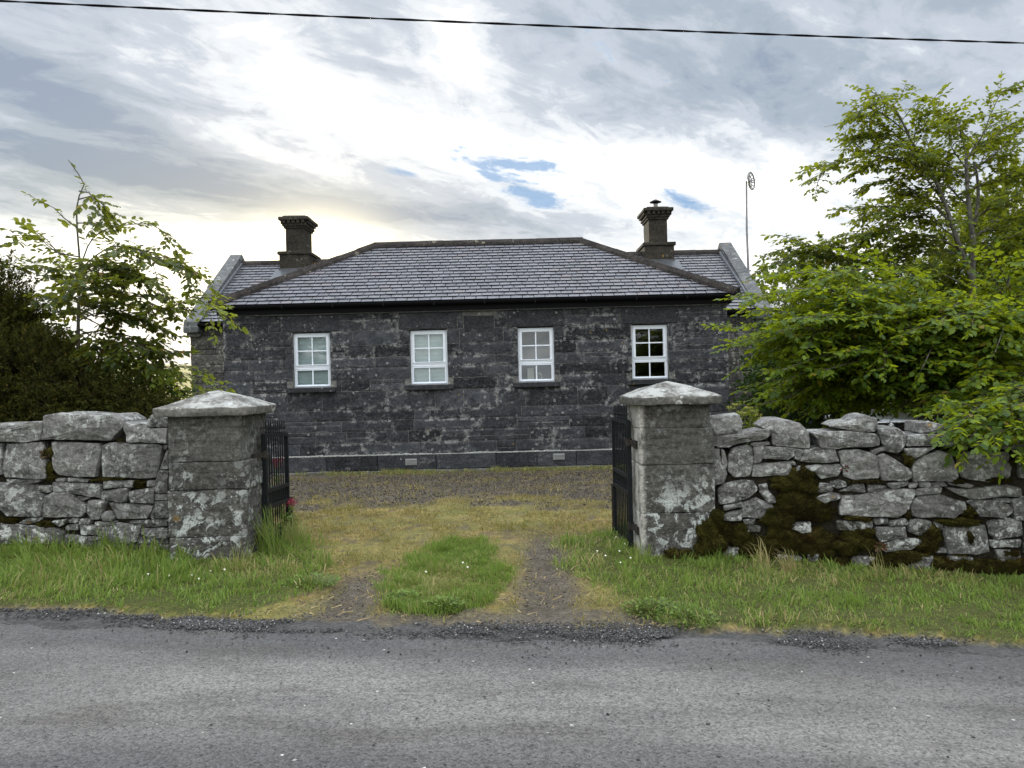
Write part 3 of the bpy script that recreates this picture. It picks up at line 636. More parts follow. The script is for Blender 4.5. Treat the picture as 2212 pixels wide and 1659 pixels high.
# windows
mg, t = material('window_glass'); fr = t.node('ShaderNodeFresnel', {'IOR': 1.5})
t.out(t.node('ShaderNodeMixShader', {0: t.m('ADD', t.m('MULTIPLY', fr.outputs[0], 1.4), .05), 1: t.node('ShaderNodeBsdfTransparent', {0: (.88, .93, .92)}).outputs[0], 2: t.node('ShaderNodeBsdfGlossy', {'Roughness': .02}).outputs[0]}).outputs[0]); M['glass'] = mg
for k, (a, b, c, d) in enumerate(wins):
    y = HY+.08; mb = MB(); o = .008; h = d-c; mid = c+h*.355
    def fr4(x0, x1, z0, z1, w, y0, y1):
        mb.box(x0, x0+w, y0, y1, z0, z1); mb.box(x1-w, x1, y0, y1, z0, z1); mb.box(x0+w, x1-w, y0+.001, y1-.001, z0, z0+w); mb.box(x0+w, x1-w, y0+.001, y1-.001, z1-w, z1)
    a2, b2, c2, d2 = a+o, b-o, c+.002, d-.022
    fr4(a2, b2, c2, d2, .036, y, y+.07)
    fr4(a2+.026, b2-.026, mid+.012, d2-.022, .046, y-.014, y+.05)
    mb.box(a2+.034, b2-.034, y-.03, y-.012, mid+.045, mid+.06); mb.box(a2+.01, b2-.01, y-.012, y+.05, mid-.022, mid+.008)
    fr4(a2+.030, b2-.030, c2+.030, mid-.024, .022, y-.008, y+.05); mb.box(a2+.012, b2-.012, y-.022, y-.003, c2+.02, c2+.034)
    xm = (a2+b2)/2; zm = (mid+.058+d2-.068)/2
    mb.box(xm-.0105, xm+.0105, y+.002, y+.03, mid+.05, d2-.06); mb.box(a2+.06, b2-.06, y+.003, y+.029, zm-.0105, zm+.0105); mb.box(xm-.0105, xm+.0105, y+.002, y+.03, c2+.05, mid-.04)
    wo = mb.build('window', M['upvc'], house)
    for (x0, x1, z0, z1) in ((a2+.065, xm-.009, zm+.009, d2-.062), (xm+.009, b2-.065, zm+.009, d2-.062), (a2+.065, xm-.009, mid+.052, zm-.009), (xm+.009, b2-.065, mid+.052, zm-.009), (a2+.048, xm-.009, c2+.048, mid-.042), (xm+.009, b2-.048, c2+.048, mid-.042)):
        g = MB(); g.add([(x0, y+.016, z0), (x1, y+.016, z0), (x1, y+.016, z1), (x0, y+.016, z1)], [(0, 1, 2, 3)]); g.build('pane', M['glass'], wo)
    if k < 2:
        g = MB(); n = 14; zs = [c+.03+(d-c-.04)*i/60 for i in range(61)]
        vs = [(x, y+.10+.004*math.sin(i*1.3)+.003*math.sin(x*40+i), z) for i, z in enumerate(zs) for x in (a+.01, (a+b)/2, b-.01)]
        g.add(vs, [(i*3+j, i*3+j+1, (i+1)*3+j+1, (i+1)*3+j) for i in range(60) for j in (0, 1)]); g.build('roller_blind', M['blind'], wo, True)
    s = MB(); s.add(*rbox_pts(a-.10, b+.10, HY-.075, HY+.10, c-.088, c-.002, (6, 3, 3), .008, .003, 8, k)); s.build('window_sill', M['sill'], house)
    s = MB(); s.box(a-.02, b+.02, HY+.17, HY+.42, c-.03, c+.012); s.build('inner_sill', M['white'], house)
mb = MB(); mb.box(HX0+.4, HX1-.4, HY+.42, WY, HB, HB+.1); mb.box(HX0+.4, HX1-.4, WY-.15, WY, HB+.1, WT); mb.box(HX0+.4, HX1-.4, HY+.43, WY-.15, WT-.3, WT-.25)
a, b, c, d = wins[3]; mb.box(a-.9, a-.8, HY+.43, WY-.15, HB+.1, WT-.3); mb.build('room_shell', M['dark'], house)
a, b, c, d = wins[2]; mb = MB(); mb.box(a-.35, b+.35, HY+.62, HY+.66, c-.5, d+.3); mb.build('room_partition', M['bluewall'], house)
# eaves, gutters
ridz = 4.50; eY = HY-.15; eZ = 3.05; q = 2.53; ex0, ex1 = HX0-.13, HX1+.13
def gutter(x0, x1, y, z, name='gutter'):
    mb = MB(); n = 8; pr = [(math.cos(math.pi+math.pi*k/n)*.06, math.sin(math.pi+math.pi*k/n)*.065) for k in range(n+1)]
    pr = pr+[(p*.88, r_*.88) for p, r_ in reversed(pr)]; K = len(pr); vs = [(x, y+p, z+r_) for x in (x0, x1) for p, r_ in pr]
    mb.add(vs, [(k, (k+1) % K, K+(k+1) % K, K+k) for k in range(K)]+[tuple(range(K)), tuple(reversed(range(K, 2*K)))])
    mb.box(x0-.004, x0+.01, y-.062, y+.062, z-.067, z); mb.box(x1-.01, x1+.004, y-.062, y+.062, z-.067, z)
    x = x0+.4
    while x < x1: mb.box(x-.012, x+.012, y-.066, y+.066, z-.071, z+.002); x += .9
    return mb.build(name, M['gutter'], house)
gutter(ex0-.02, ex1+.06, eY-.045, eZ+.0)
mb = MB(); mb.box(HX0-.06, HX1+.06, HY-.10, HY+.3, WT+.022, eZ-.005); mb.build('fascia', M['gutter'], house)
mb = MB(); mb.add(*rbox_pts(HX0-.03, HX1+.03, HY-.055, HY+.3, WT-.004, WT+.020, (30, 3, 3), .008, .006, 5, 1)); mb.build('eaves_course', M['coping'], house)
# slates
def slates(mb, O, du, dv, nrm, U, V, gauge, w, poly, seed):
    """poly: convex outline in (u,v); rows up the slope, each slate a thin tilted tile"""
    rn = random.Random(seed); O, du, dv, nrm = map(Vector, (O, du, dv, nrm)); nr = int(V/gauge)+1
    def clip(P):
        out = P; n = len(poly)
        for i in range(n):
            a, b = poly[i], poly[(i+1) % n]; inp = out; out = []
            f = lambda p: (b[0]-a[0])*(p[1]-a[1])-(b[1]-a[1])*(p[0]-a[0])
            for k in range(len(inp)):
                p, r_ = inp[k], inp[(k+1) % len(inp)]; fp, fr_ = f(p), f(r_)
                if fp >= 0: out.append(p)
                if fp*fr_ < 0: s = fp/(fp-fr_); out.append((p[0]+(r_[0]-p[0])*s, p[1]+(r_[1]-p[1])*s))
            if not out: return out
        return out
    for r_ in range(nr):
        u = -w*(.5 if r_ % 2 else 0)+rn.uniform(-.01, .01)
        while u < U:
            ww = w*rn.uniform(.96, 1.04); g = .006
            P = clip([(u+g, r_*gauge+rn.uniform(-.006, .003)), (u+ww-g, r_*gauge+rn.uniform(-.006, .003)), (u+ww-g, (r_+1)*gauge+.04), (u+g, (r_+1)*gauge+.04)])
            if len(P) > 2:
                lift = rn.uniform(0, .003)
                top = [O+du*a+dv*b+nrm*(.030-(b-r_*gauge)/(gauge+.04)*.024+lift) for a, b in P]; bot = [p-nrm*.016 for p in top]; n = len(P)
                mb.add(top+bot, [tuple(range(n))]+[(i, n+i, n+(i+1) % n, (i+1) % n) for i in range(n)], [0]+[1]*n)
            u += ww
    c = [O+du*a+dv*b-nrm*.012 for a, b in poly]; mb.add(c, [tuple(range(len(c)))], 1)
sl = math.hypot(q, ridz-eZ); cs, sn = q/sl, (ridz-eZ)/sl; L = ex1-ex0
mb = MB(); g = .155
slates(mb, (ex0, eY, eZ), (1, 0, 0), (0, cs, sn), (0, -sn, cs), L, sl, g, .205, [(0, 0), (L, 0), (L-q, sl), (q, sl)], 1)
D = 5.06
slates(mb, (ex0, eY+D, eZ), (0, -1, 0), (cs, 0, sn), (-sn, 0, cs), D, sl, g, .205, [(0, 0), (D, 0), (D-q, sl)], 2)
slates(mb, (ex1, eY, eZ), (0, 1, 0), (-cs, 0, sn), (sn, 0, cs), D, sl, g, .205, [(0, 0), (D, 0), (D-q, sl)], 3)
rx0, rx1 = ex0+q, ex1-q; yr = eY+q; bz = 4.02
mb.add([(rx0, yr, ridz), (rx1, yr, ridz), (rx1+.0, yr+3.2, ridz-.15), (rx0, yr+3.2, ridz-.15)], [(0, 1, 2, 3)])
roof = mb.build('roof', [M['slate'], M['slate_edge_shade']], house)
def ridge(pts, par, wd=.125, hgt=.07, step=.46, nm='ridge_tile', upv=(0, 0, 1)):
    mb = MB(); a, b = Vector(pts[0]), Vector(pts[1]); dd_ = b-a; n = max(1, int(dd_.length/step)); t_ = dd_.normalized()
    side = t_.cross(Vector((0, 0, 1))).normalized(); up = side.cross(t_).normalized()
    for k in range(n):
        p0 = a+dd_*((k+.004)/n); p1 = a+dd_*((k+.996)/n); j = random.uniform(-.006, .006)
        prof = [(-wd, -.055), (-wd*.86, .0), (-.035, hgt), (.035, hgt), (wd*.86, .0), (wd, -.055)]
        vs = [p+side*x+up*(z+j) for p in (p0, p1) for x, z in prof]; K = 6
        mb.add(vs, [(i, (i+1) % K, K+(i+1) % K, K+i) for i in range(K)]+[tuple(range(K)), tuple(reversed(range(K, 2*K)))])
    return mb.build(nm, M['ridge'], par)
ridge([(rx0-.05, yr, ridz+.02), (rx1+.05, yr, ridz+.02)], roof); ridge([(ex0-.02, eY-.02, eZ+.035), (rx0, yr, ridz+.02)], roof); ridge([(ex1+.02, eY-.02, eZ+.035), (rx1, yr, ridz+.02)], roof)
# rear wing
RY_, RZ_ = 19.25, 4.66; wez = 3.0; wy = WY-.12; wrow = [(HB, .2), (.2, .42), (.42, .62), (.62, .85), (.85, 1.05), (1.05, 1.27), (1.27, 1.47), (1.47, 1.7), (1.7, 1.9), (1.9, 2.1), (2.1, 2.32), (2.32, 2.52), (2.52, 2.72), (2.72, 2.94)]
for O_, d_, n_, L_, sd_ in (((WX0, WY, 0), (1, 0, 0), (0, -1, 0), HX0-WX0, 7), ((HX1, WY, 0), (1, 0, 0), (0, -1, 0), WX1-HX1, 8), ((WX0, WY+5.3, 0), (0, -1, 0), (-1, 0, 0), 5.3, 9), ((WX1, WY, 0), (0, 1, 0), (1, 0, 0), 5.3, 10)):
    mb = MB(); block_wall(mb, O_, d_, n_, L_, wrow, (), seed=sd_); edge_attr(mb.build('wing_wall', M['wing'], house), mb)
mb = MB(); mb.box(WX0+.02, WX1-.02, WY+.02, WY+5.28, HB, 2.94)
for x0, x1 in ((WX0+.02, WX0+.4), (WX1-.4, WX1-.02)):
    mb.add([(x0, WY+.02, 2.94), (x1, WY+.02, 2.94), (x1, WY+5.28, 2.94), (x0, WY+5.28, 2.94), (x0, RY_, RZ_-.02), (x1, RY_, RZ_-.02)], [(0, 1, 5, 4), (1, 2, 5), (2, 3, 4, 5), (3, 0, 4)])
mb.build('wing_core', M['wing'], house)
sl2 = math.hypot(RY_-wy, RZ_-wez); c2, s2 = (RY_-wy)/sl2, (RZ_-wez)/sl2; L2 = WX1-WX0-.1
mb = MB(); slates(mb, (WX0+.05, wy, wez), (1, 0, 0), (0, c2, s2), (0, -s2, c2), L2, sl2, .16, .235, [(0, 0), (L2, 0), (L2, sl2), (0, sl2)], 5)
mb.add([(WX0+.05, RY_, RZ_), (WX1-.05, RY_, RZ_), (WX1-.05, WY+5.42, wez), (WX0+.05, WY+5.42, wez)], [(0, 1, 2, 3)])
wroof = mb.build('wing_roof', [M['slate'], M['slate_edge_shade']], house)
ridge([(WX0+.25, RY_, RZ_+.02), (-5.65, RY_, RZ_+.02)], wroof, .125, .07); ridge([(-4.85, RY_, RZ_+.02), (3.3, RY_, RZ_+.02)], wroof, .125, .07); ridge([(4.05, RY_, RZ_+.02), (WX1-.25, RY_, RZ_+.02)], wroof, .125, .07)
gutter(WX0+.05, HX0-.02, wy-.04, wez-.02); gutter(HX1+.02, WX1-.05, wy-.04, wez-.02)
mb = MB(); mb.box(WX0+.02, HX0-.01, WY-.07, WY+.2, 2.90, wez-.03); mb.build('fascia', M['gutter'], house); mb = MB(); mb.box(HX1+.01, WX1-.02, WY-.07, WY+.2, 2.90, wez-.03); mb.build('fascia', M['gutter'], house)
for x0, x1 in ((WX0-.04, WX0+.25), (WX1-.25, WX1+.04)):           # gable copings
    mb = MB()
    for sgn in (-1, 1):
        ya = WY-.22 if sgn < 0 else WY+5.3+.22; n = 4; za = 2.92
        for k in range(n):
            f0, f1 = k/n, (k+1)/n-.004
            p0 = (ya+(RY_-ya)*f0, za+(RZ_+.16-za)*f0); p1 = (ya+(RY_-ya)*f1, za+(RZ_+.16-za)*f1)
            if k == n-1: p1 = (RY_-sgn*-.0, RZ_+.16)
            vs = [(x, y_, z_+e) for (y_, z_) in (p0, p1) for e in (-.03, .10) for x in (x0, x1)]
            mb.add(vs, [(0, 1, 3, 2), (4, 6, 7, 5), (0, 4, 5, 1), (2, 3, 7, 6), (0, 2, 6, 4), (1, 5, 7, 3)])
    cp = mb.build('gable_coping', M['coping'], house)
    mb = MB(); mb.add(*rbox_pts(x0-.02, x1+.02, WY-.24, WY+.25, 2.78, 2.93, (4, 5, 4), .03, .01, 5, x0)); mb.add(*rbox_pts(x0, x1, WY-.12, WY+.2, 2.70, 2.79, (4, 4, 4), .03, .01, 5, x0)); mb.build('kneeler', M['coping'], cp)
    mb = MB(); xi = x1+.005 if x0 < 0 else x0-.005
    mb.beam((xi, wy, wez+.05), (xi, RY_, RZ_+.05), .07, .06); mb.build('lead_flashing', plain('lead', (.16, .17, .19), .5, .4, .2, .2, 9), cp)
# chimneys
def chimney(cx, cowl):
    mb = MB(); y0 = 18.85
    mb.add(*rbox_pts(cx-.225, cx+.225, y0, y0+.74, 4.8, 5.50, (5, 5, 6), .008, .004, 5, cx)); sh = mb.build('chimney', M['chimney'], roof)
    mb = MB(); mb.add(*rbox_pts(cx-.36, cx+.36, y0-.12, y0+.90, 4.1, 4.80, (5, 5, 6), .01, .005, 5, cx+1))
    mb.add(*rbox_pts(cx-.40, cx+.40, y0-.16, y0+.94, 4.80, 4.88, (6, 6, 3), .015, .006, 6, cx+2)); mb.build('chimney_base', M['chimney'], sh)
    mb = MB(); mb.add(*rbox_pts(cx-.26, cx+.26, y0-.035, y0+.775, 5.46, 5.51, (5, 5, 3), .01))
    mb.add(*rbox_pts(cx-.29, cx+.29, y0-.065, y0+.805, 5.51, 5.575, (5, 5, 3), .01))
    for k in range(5):
        x = cx-.29+.58*(k+.5)/5; mb.box(x-.033, x+.033, y0-.115, y0+.02, 5.576, 5.645); mb.box(x-.033, x+.033, y0+.72, y0+.855, 5.576, 5.645)
    for k in range(7):
        y = y0-.02+.78*(k+.5)/7; mb.box(cx-.34, cx-.2, y-.033, y+.033, 5.577, 5.644); mb.box(cx+.2, cx+.34, y-.033, y+.033, 5.577, 5.644)
    mb.box(cx-.28, cx+.28, y0-.055, y0+.795, 5.574, 5.648)
    mb.add(*rbox_pts(cx-.365, cx+.365, y0-.14, y0+.88, 5.646, 5.725, (6, 6, 4), .015, .008, 6, cx+3)); mb.add(*rbox_pts(cx-.29, cx+.29, y0-.06, y0+.80, 5.72, 5.765, (5, 5, 3), .03, .012, 5, cx)); mb.build('chimney_cornice', M['chimney'], sh)
    mb = MB(); mb.box(cx-.372, cx+.372, y0-.15, y0-.118, 4.22, 4.46); mb.add([(cx-.45, y0-.62, 4.135), (cx+.45, y0-.62, 4.135), (cx+.45, y0-.1, 4.455), (cx-.45, y0-.1, 4.455)], [(0, 1, 2, 3)]); mb.build('lead_flashing', plain('lead_dark', (.06, .065, .075), .45, .5, .2, .2, 9), sh)
    if cowl:
        mb = MB(); c = (cx+.02, y0+.36, 5.76); mb.lathe(c, [(.055, 0), (.055, .17)], 14, 1); mb.lathe((c[0], c[1], c[2]-.01), [(.09, 0), (.075, .05)], 14, 0)
        mb.lathe((c[0], c[1], c[2]+.19), [(.062, -.035), (.062, -.01), (.15, .005), (.15, .015), (.06, .06), (.03, .075)], 16, 0)
        mb.build('chimney_cowl', [M['gutter'], M['steel']], sh)
    else:
        mb = MB(); mb.lathe((cx-.02, y0+.36, 5.755), [(.21, 0), (.20, .04), (.10, .06)], 14); mb.build('flue_cap', M['chimney'], sh)
chimney(-5.23, False); chimney(3.67, True)
# aerial on the gable
bx, by = at(1617, 588, 19.6).x, 19.6; an = empty('aerial', (bx, by, 4.2), 'thin grey pole with small wire grid dish bracketed to the right gable', 'aerial')
z1 = at(1612.5, 391, 19.6); mb = MB(); mb.tube([(bx, by, at(1617, 592, 19.6).z-.15), (bx-.02, by, 5.3), (z1.x, by, z1.z)], [.030, .026, .022], 8); mb.build('pole', M['steel'], an)
mb = MB(); zc = at(1617, 585, 19.6).z; mb.beam((WX1-.05, by, zc), (bx+.06, by, zc), .035, .035); mb.build('bracket', M['steel'], an)
mb = MB(); c = Vector((z1.x+.10, by, z1.z-.005)); nn = Vector((.75, -.65, .05)).normalized(); a1 = nn.cross(Vector((0, 0, 1))).normalized(); a2 = a1.cross(nn)
def dp(p, r_): return c+a1*(math.cos(p)*r_*.20)+a2*(math.sin(p)*r_*.22)+nn*(r_*r_*.07-.05)
mb.tube([dp(2*math.pi*k/24, 1) for k in range(25)], .019, 5)
for k in range(12): mb.tube([dp(2*math.pi*k/12, r_) for r_ in (0, .35, .7, 1)], .013, 4)
for r_ in (.33, .66): mb.tube([dp(2*math.pi*k/16, r_) for k in range(17)], .013, 4)
mb.tube([z1-Vector((0, 0, .06)), c-nn*.05], .014, 5); mb.tube([c-nn*.05, c+nn*.14], .012, 5); mb.build('grid_dish', M['steel'], an)
# things on the sill inside the third window
a, b, c, d = wins[2]
bx_ = MB(); bx_.bbox(a+.17, a+.29, HY+.24, HY+.33, c+.012, c+.25, .004); bx_.box(a+.165, a+.295, HY+.235, HY+.335, c+.25, c+.262); props(bx_.build('carton', M['white']), 'tall white carton on the sill inside the third window from the left', 'carton')
ln = empty('lantern', ((a+b)/2+.06, HY+.28, c+.013), 'small white lantern on the sill inside the third window from the left', 'lantern')
mb = MB(); lx, ly, lz = ln.location; 
for i in (-1, 1):
    for j in (-1, 1): mb.box(lx+i*.04-.005, lx+i*.04+.005, ly+j*.04-.005, ly+j*.04+.005, lz, lz+.12)
mb.box(lx-.05, lx+.05, ly-.05, ly+.05, lz, lz+.012); mb.box(lx-.05, lx+.05, ly-.05, ly+.05, lz+.121, lz+.13); mb.build('lantern_frame', M['white'], ln)
mb = MB(); mb.lathe((lx, ly, lz+.13), [(.05, 0), (.03, .03), (.012, .045)], 12); mb.build('lantern_roof', M['white'], ln)
# ------------------------------------------------------------------ gate pillars
def pillar(cx, y0, w, zb_, joints, top, rimz, apex, capw, mat, label, jag):
    e = empty('gate_pillar', (cx, y0+w/2, zb_), label, 'gate pillar', 'stone pillars either side of the gateway')
    mb = MB(); rn = random.Random(int(cx*10)); zs = [zb_-.25]+joints+[top]
    for k, (a, b) in enumerate(zip(zs, zs[1:])):
        d0, d1, d2, d3 = [rn.uniform(-.008, .012) for _ in range(4)]; s = jag[k] if k < len(jag) else (0, 0)
        mb.add(*rbox_pts(cx-w/2+d0+s[0], cx+w/2+d1+s[1], y0+d2, y0+w+d3, a+.001, b-.001, (16, 16, 10), .009, .009, 5, k+cx))
    mb.build('shaft', mat, e, True)
    n = 28; vs = []; fs = []; cw = capw/2; cy = y0+w/2
    for j in range(n+1):
        for i in range(n+1):
            x, y = -1+2*i/n, -1+2*j/n; m_ = max(abs(x), abs(y)); h = 1-m_
            z = rimz[1]+(apex-rimz[1])*(1-(1-h)**1.12)*min(1, 1.0)
            z = min(z, apex-.012+.012*h)
            p = Vector((cx+x*cw, cy+y*cw, z)); nn = mnoise.noise(p*5+Vector((cx, 0, 0)))*.012+mnoise.noise(p*16)*.006
            if m_ > .999: p.x += mnoise.noise(p*8)*.012; p.y += mnoise.noise(p*8+Vector((4, 0, 0)))*.012
            vs.append(p+Vector((0, 0, nn)))
    K = n+1; fs = [(j*K+i, j*K+i+1, (j+1)*K+i+1, (j+1)*K+i) for j in range(n) for i in range(n)]
    ring = [i for i in range(K)]+[j*K+n for j in range(1, K)]+[n*K+i for i in range(n-1, -1, -1)]+[j*K for j in range(n-1, 0, -1)]
    prev = ring
    for zf, sc in ((.88, 1.008), (.5, 1.0), (.1, 1.0), (0, .985), (0, .9)):
        cur = []
        for r_ in ring:
            p = vs[r_]; q_ = Vector((cx+(p.x-cx)*sc, cy+(p.y-cy)*sc, rimz[0]+(rimz[1]-rimz[0])*zf+mnoise.noise(p*6)*.009)); q_ += mnoise.noise_vector(q_*14)*.004
            cur.append(len(vs)); vs.append(q_)
        L_ = len(ring)
        for i in range(L_): fs.append((prev[i], cur[i], cur[(i+1) % L_], prev[(i+1) % L_]))
        prev = cur
    fs.append(tuple(reversed(prev))); mb = MB(); mb.add(vs, fs); c = mb.build('pillar_cap', M['cap'], e, True)
    return e
YL, YR = 6.71, 6.78
lx0 = at(360, 1000, YL).x; lx1 = at(525, 1000, YL).x; rx0_ = at(1383, 1000, YR).x; rx1_ = at(1541, 1000, YR).x
def zl(v, u=440): return at(u, v, YL).z
def zr(v, u=1463): return at(u, v, YR).z
pw = lx1-lx0
pillarL = pillar((lx0+lx1)/2, YL, pw, .04, [zl(1161), zl(1059), zl(998)], zl(899), (zl(899), zl(880.5)), at(455, 843, YL+.33).z, at(532, 890, YL).x-at(330, 890, YL).x, M['pillar'],
    'square grey stone pillar with shallow pointed cap left of the gateway', [(0, .02), (0, .015), (0, .035), (0, -.01)])
pwr = rx1_-rx0_
pillarR = pillar((rx0_+rx1_)/2, YR, pwr, -.05, [zr(1109), zr(1003), zr(925)], zr(873), (zr(874), zr(856)), at(1462, 822, YR+.33).z, at(1558, 865, YR-.06).x-at(1364, 865, YR-.06).x, M['pillarw'],
    'square grey stone pillar with pale streaked side right of the gateway', [(0.0, .02), (0, .015), (0, .005), (0, -.015)])

# ------------------------------------------------------------------ iron gates
def gate(hu, fu, Yn, Yf, v_top, v_mid1, v_mid2, v_bot, vtopf, vmid1f, vmid2f, vbotf, label, pside, fork):
    A = {k: (at(hu[k], v, Yn), at(fu[k], vf, Yf)) for k, v, vf in (('t', v_top, vtopf), ('m', v_mid1, vmid1f), ('n', v_mid2, vmid2f), ('b', v_bot, vbotf))}
    e = empty('iron_gate', (A['b'][0].x, A['b'][0].y, A['b'][0].z), label, 'gate', 'black iron gate leaves standing open')
    fx_ = lambda P: Vector((A['m'][0].x, Yn, P.z)); gx_ = lambda P: Vector((A['m'][1].x, Yf, P.z))
    T, M_, N_, B = [(fx_(A[k][0]), gx_(A[k][1])) for k in 'tmnb']
    mb = MB(); dn_ = Vector((0, 0, .03))
    mb.beam(B[0]-dn_, T[0]+dn_*.3, .042, .042); mb.build('hinge_stile', M['iron'], e)
    mb = MB(); mb.beam(B[1], T[1], .032, .032); mb.build('end_stile', M['iron'], e)
    for P in (T, M_, N_, B):
        mb = MB(); mb.beam(P[0], P[1], .036, .036); mb.build('rail', M['iron'], e)
    nb = 10
    def on(P, f): return P[0]+(P[1]-P[0])*f
    for k in range(1, nb):
        f = k/nb; mb = MB(); top = on(T, f)+Vector((0, 0, .15)); mb.tube([on(B, f), on(T, f)+Vector((0, 0, .11)), top], [.0065, .0065, .004], 7)
        for z in (.02, .055): mb.lathe(on(T, f)+Vector((0, 0, z)), [(.006, 0), (.012, .008), (.006, .018)], 7)
        mb.build('bar', M['iron'], e)
    for k in range(1, nb*2):
        if k % 2:
            f = k/(nb*2); mb = MB(); mb.tube([on(N_, f), on(M_, f)], .004, 6); mb.lathe(on(N_, f)+Vector((0, 0, .03)), [(.005, 0), (.010, .01), (.005, .022)], 7); mb.build('short_bar', M['iron'], e)
    mb = MB(); a_, b_ = on(T, 0)+Vector((0, 0, .075)), on(T, 1)+Vector((0, 0, .075)); mb.beam(a_, b_, .007, .014); mb.build('top_strip', M['iron'], e)
    for f in (.17, .93):
        P = B[0]+(T[0]-B[0])*(f if f < .5 else .84); mb = MB(); px_ = pside
        mb.beam((P.x, P.y, P.z), (px_, P.y-.10, P.z), .03, .045); mb.lathe((P.x, P.y, P.z-.035), [(.032, 0), (.032, .07)], 10); mb.beam((px_, P.y-.20, P.z-.01), (px_, P.y-.04, P.z-.01), .03, .07); mb.build('hinge', M['rust'], e)
    mb = MB(); p = B[1]+(T[1]-B[1])*.42; off = Vector((-.02 if fork > 0 else .02, .045, 0)); mb.tube([p+off, Vector((p.x, p.y, g1(p.x, p.y)+.02))+off], .010, 7); mb.beam(p+off*0, p+off*1.3, .02, .02); mb.build('drop_bolt', M['rust'], e)
    return e
gate(dict(t=566, m=573, n=573, b=575), dict(t=621, m=621, n=621, b=621), 7.12, 7.92, 941, 1062, 1097, 1196, 938.5, 1046, 1080, 1176, 'black iron gate leaf standing open against the left pillar', lx1+.02, -1)
gate(dict(t=1356, m=1360, n=1361, b=1367), dict(t=1325, m=1327, n=1327.5, b=1330), 7.08, 7.86, 912, 1031, 1066, 1182, 905, 1012, 1045, 1152, 'black iron gate leaf standing open against the right pillar', rx0_-.01, 1)

# ------------------------------------------------------------------ field walls
UPZ = Vector((0, 0, 1))
class Plane:
    def __init__(s, P, dx):
        s.P = Vector(P); s.d = Vector(dx).normalized(); s.n = s.d.cross(UPZ).normalized()
        if s.n.y > 0: s.n = -s.n
    def uv(s, u, v): q_ = on_plane(u, v, s.P, s.n); return ((q_-s.P).dot(s.d), q_.z)
    def p(s, a, z, dep): return s.P+s.d*a+UPZ*(z-s.P.z)+s.n*dep
def stone_poly(mb, pl, poly, back=.22, bulge=.03, off=0, seed=0, through=False, rough=.012, grow=0):
    """one field stone: traced outline given rounded edges, a bulging rough face and real depth"""
    rn = random.Random(seed); n0 = len(poly); pts = []
    if sum(poly[i][0]*poly[(i+1) % n0][1]-poly[(i+1) % n0][0]*poly[i][1] for i in range(n0)) < 0: poly = poly[::-1]
    if grow:
        g_ = Vector((sum(p[0] for p in poly)/n0, sum(p[1] for p in poly)/n0)); poly = [tuple(Vector(p)+(Vector(p)-g_).normalized()*grow) for p in poly]
    ch = []
    for i in range(n0):
        a, b = Vector(poly[i]), Vector(poly[(i+1) % n0]); L_ = (b-a).length; f = min(.2, .008/max(L_, .01)); ch += [a+(b-a)*f, b-(b-a)*f]
    for i in range(len(ch)):
        a, b = ch[i], ch[(i+1) % len(ch)]; k = max(1, int((b-a).length/.045))
        for j in range(k): pts.append(a+(b-a)*(j/k))
    sd = Vector((seed*1.37, seed*.71, 0)); q_ = []
    for p in pts:
        w_ = mnoise.noise_vector(Vector((p.x*14, p.y*14, seed*2.3)))*.007+mnoise.noise_vector(Vector((p.x*40, p.y*40, seed)))*.0035; q_.append(Vector((p.x+w_.x, p.y+w_.y)))
    pts = q_; c = Vector((sum(p.x for p in pts)/len(pts), sum(p.y for p in pts)/len(pts))); sz = min(max(p.x for p in pts)-min(p.x for p in pts), max(p.y for p in pts)-min(p.y for p in pts))
    bl = min(bulge, sz*.14); tx, tz = rn.uniform(-.06, .06), rn.uniform(-.08, .08); off += rn.uniform(-.012, .012)
    ins = min(.006, sz*.06)
    rings = [(1.0, -back, 0), (1.0, -.05, 0), (1.0, -.018, 0), (1, -.004, ins*.55), (1, .006, ins*1.3), (.78, .4*bl, 0), (.55, .75*bl, 0), (.3, .95*bl, 0)]
    if through: rings = [(.25, -back-.02, 0), (.8, -back-.015, 0), (.97, -back, 0)] + rings[0:1] + [(1.0, -back*.66, 0), (1.0, -back*.33, 0)] + rings[1:]
    vs = []; fs = []; N = len(pts)
    for (sc, dep, inn) in rings:
        for p in pts:
            r_ = p-c; L_ = r_.length; s2 = sc*max(0, 1-inn/max(L_, .02)); qx, qz = c.x+r_.x*s2, c.y+r_.y*s2
            dd_ = dep+off+tx*(qx-c.x)+tz*(qz-c.y)
            if dep > -.03:
                v3 = Vector((qx*9, qz*12, seed*3.7)); dd_ += mnoise.noise(v3)*rough*(1 if sc < 1 else .6)+mnoise.noise(v3*3)*rough*.5-abs(mnoise.noise(v3*.8+Vector((7, 3, 1))))*rough*1.5
            elif through:
                dd_ += 0; v3 = Vector((qx*5, qz*5, dep*8+seed)); qz += mnoise.noise(v3)*.012; qx += mnoise.noise(v3+Vector((9, 0, 0)))*.012
            vs.append(pl.p(qx, qz, dd_))
    for r_ in range(len(rings)-1):
        for i in range(N): fs.append((r_*N+i, r_*N+(i+1) % N, (r_+1)*N+(i+1) % N, (r_+1)*N+i))
    vs.append(pl.p(c.x, c.y, bl+off+mnoise.noise(Vector((c.x*9, c.y*12, seed*3.7)))*rough)); k = (len(rings)-1)*N
    fs += [(k+i, k+(i+1) % N, len(vs)-1) for i in range(N)]
    if through: vs.append(pl.p(c.x, c.y, -back-.02+off)); fs += [((i+1) % N, i, len(vs)-1) for i in range(N)]
    if pl.d.cross(UPZ).dot(pl.n) < 0: fs = [tuple(reversed(f)) for f in fs]
    mb.add(vs, fs)
def mapL(x, y): return .19837*x, 877.8+.19837*y
def mapR(x, y): return 1663.4+.29767*x, 850.3+.29767*y
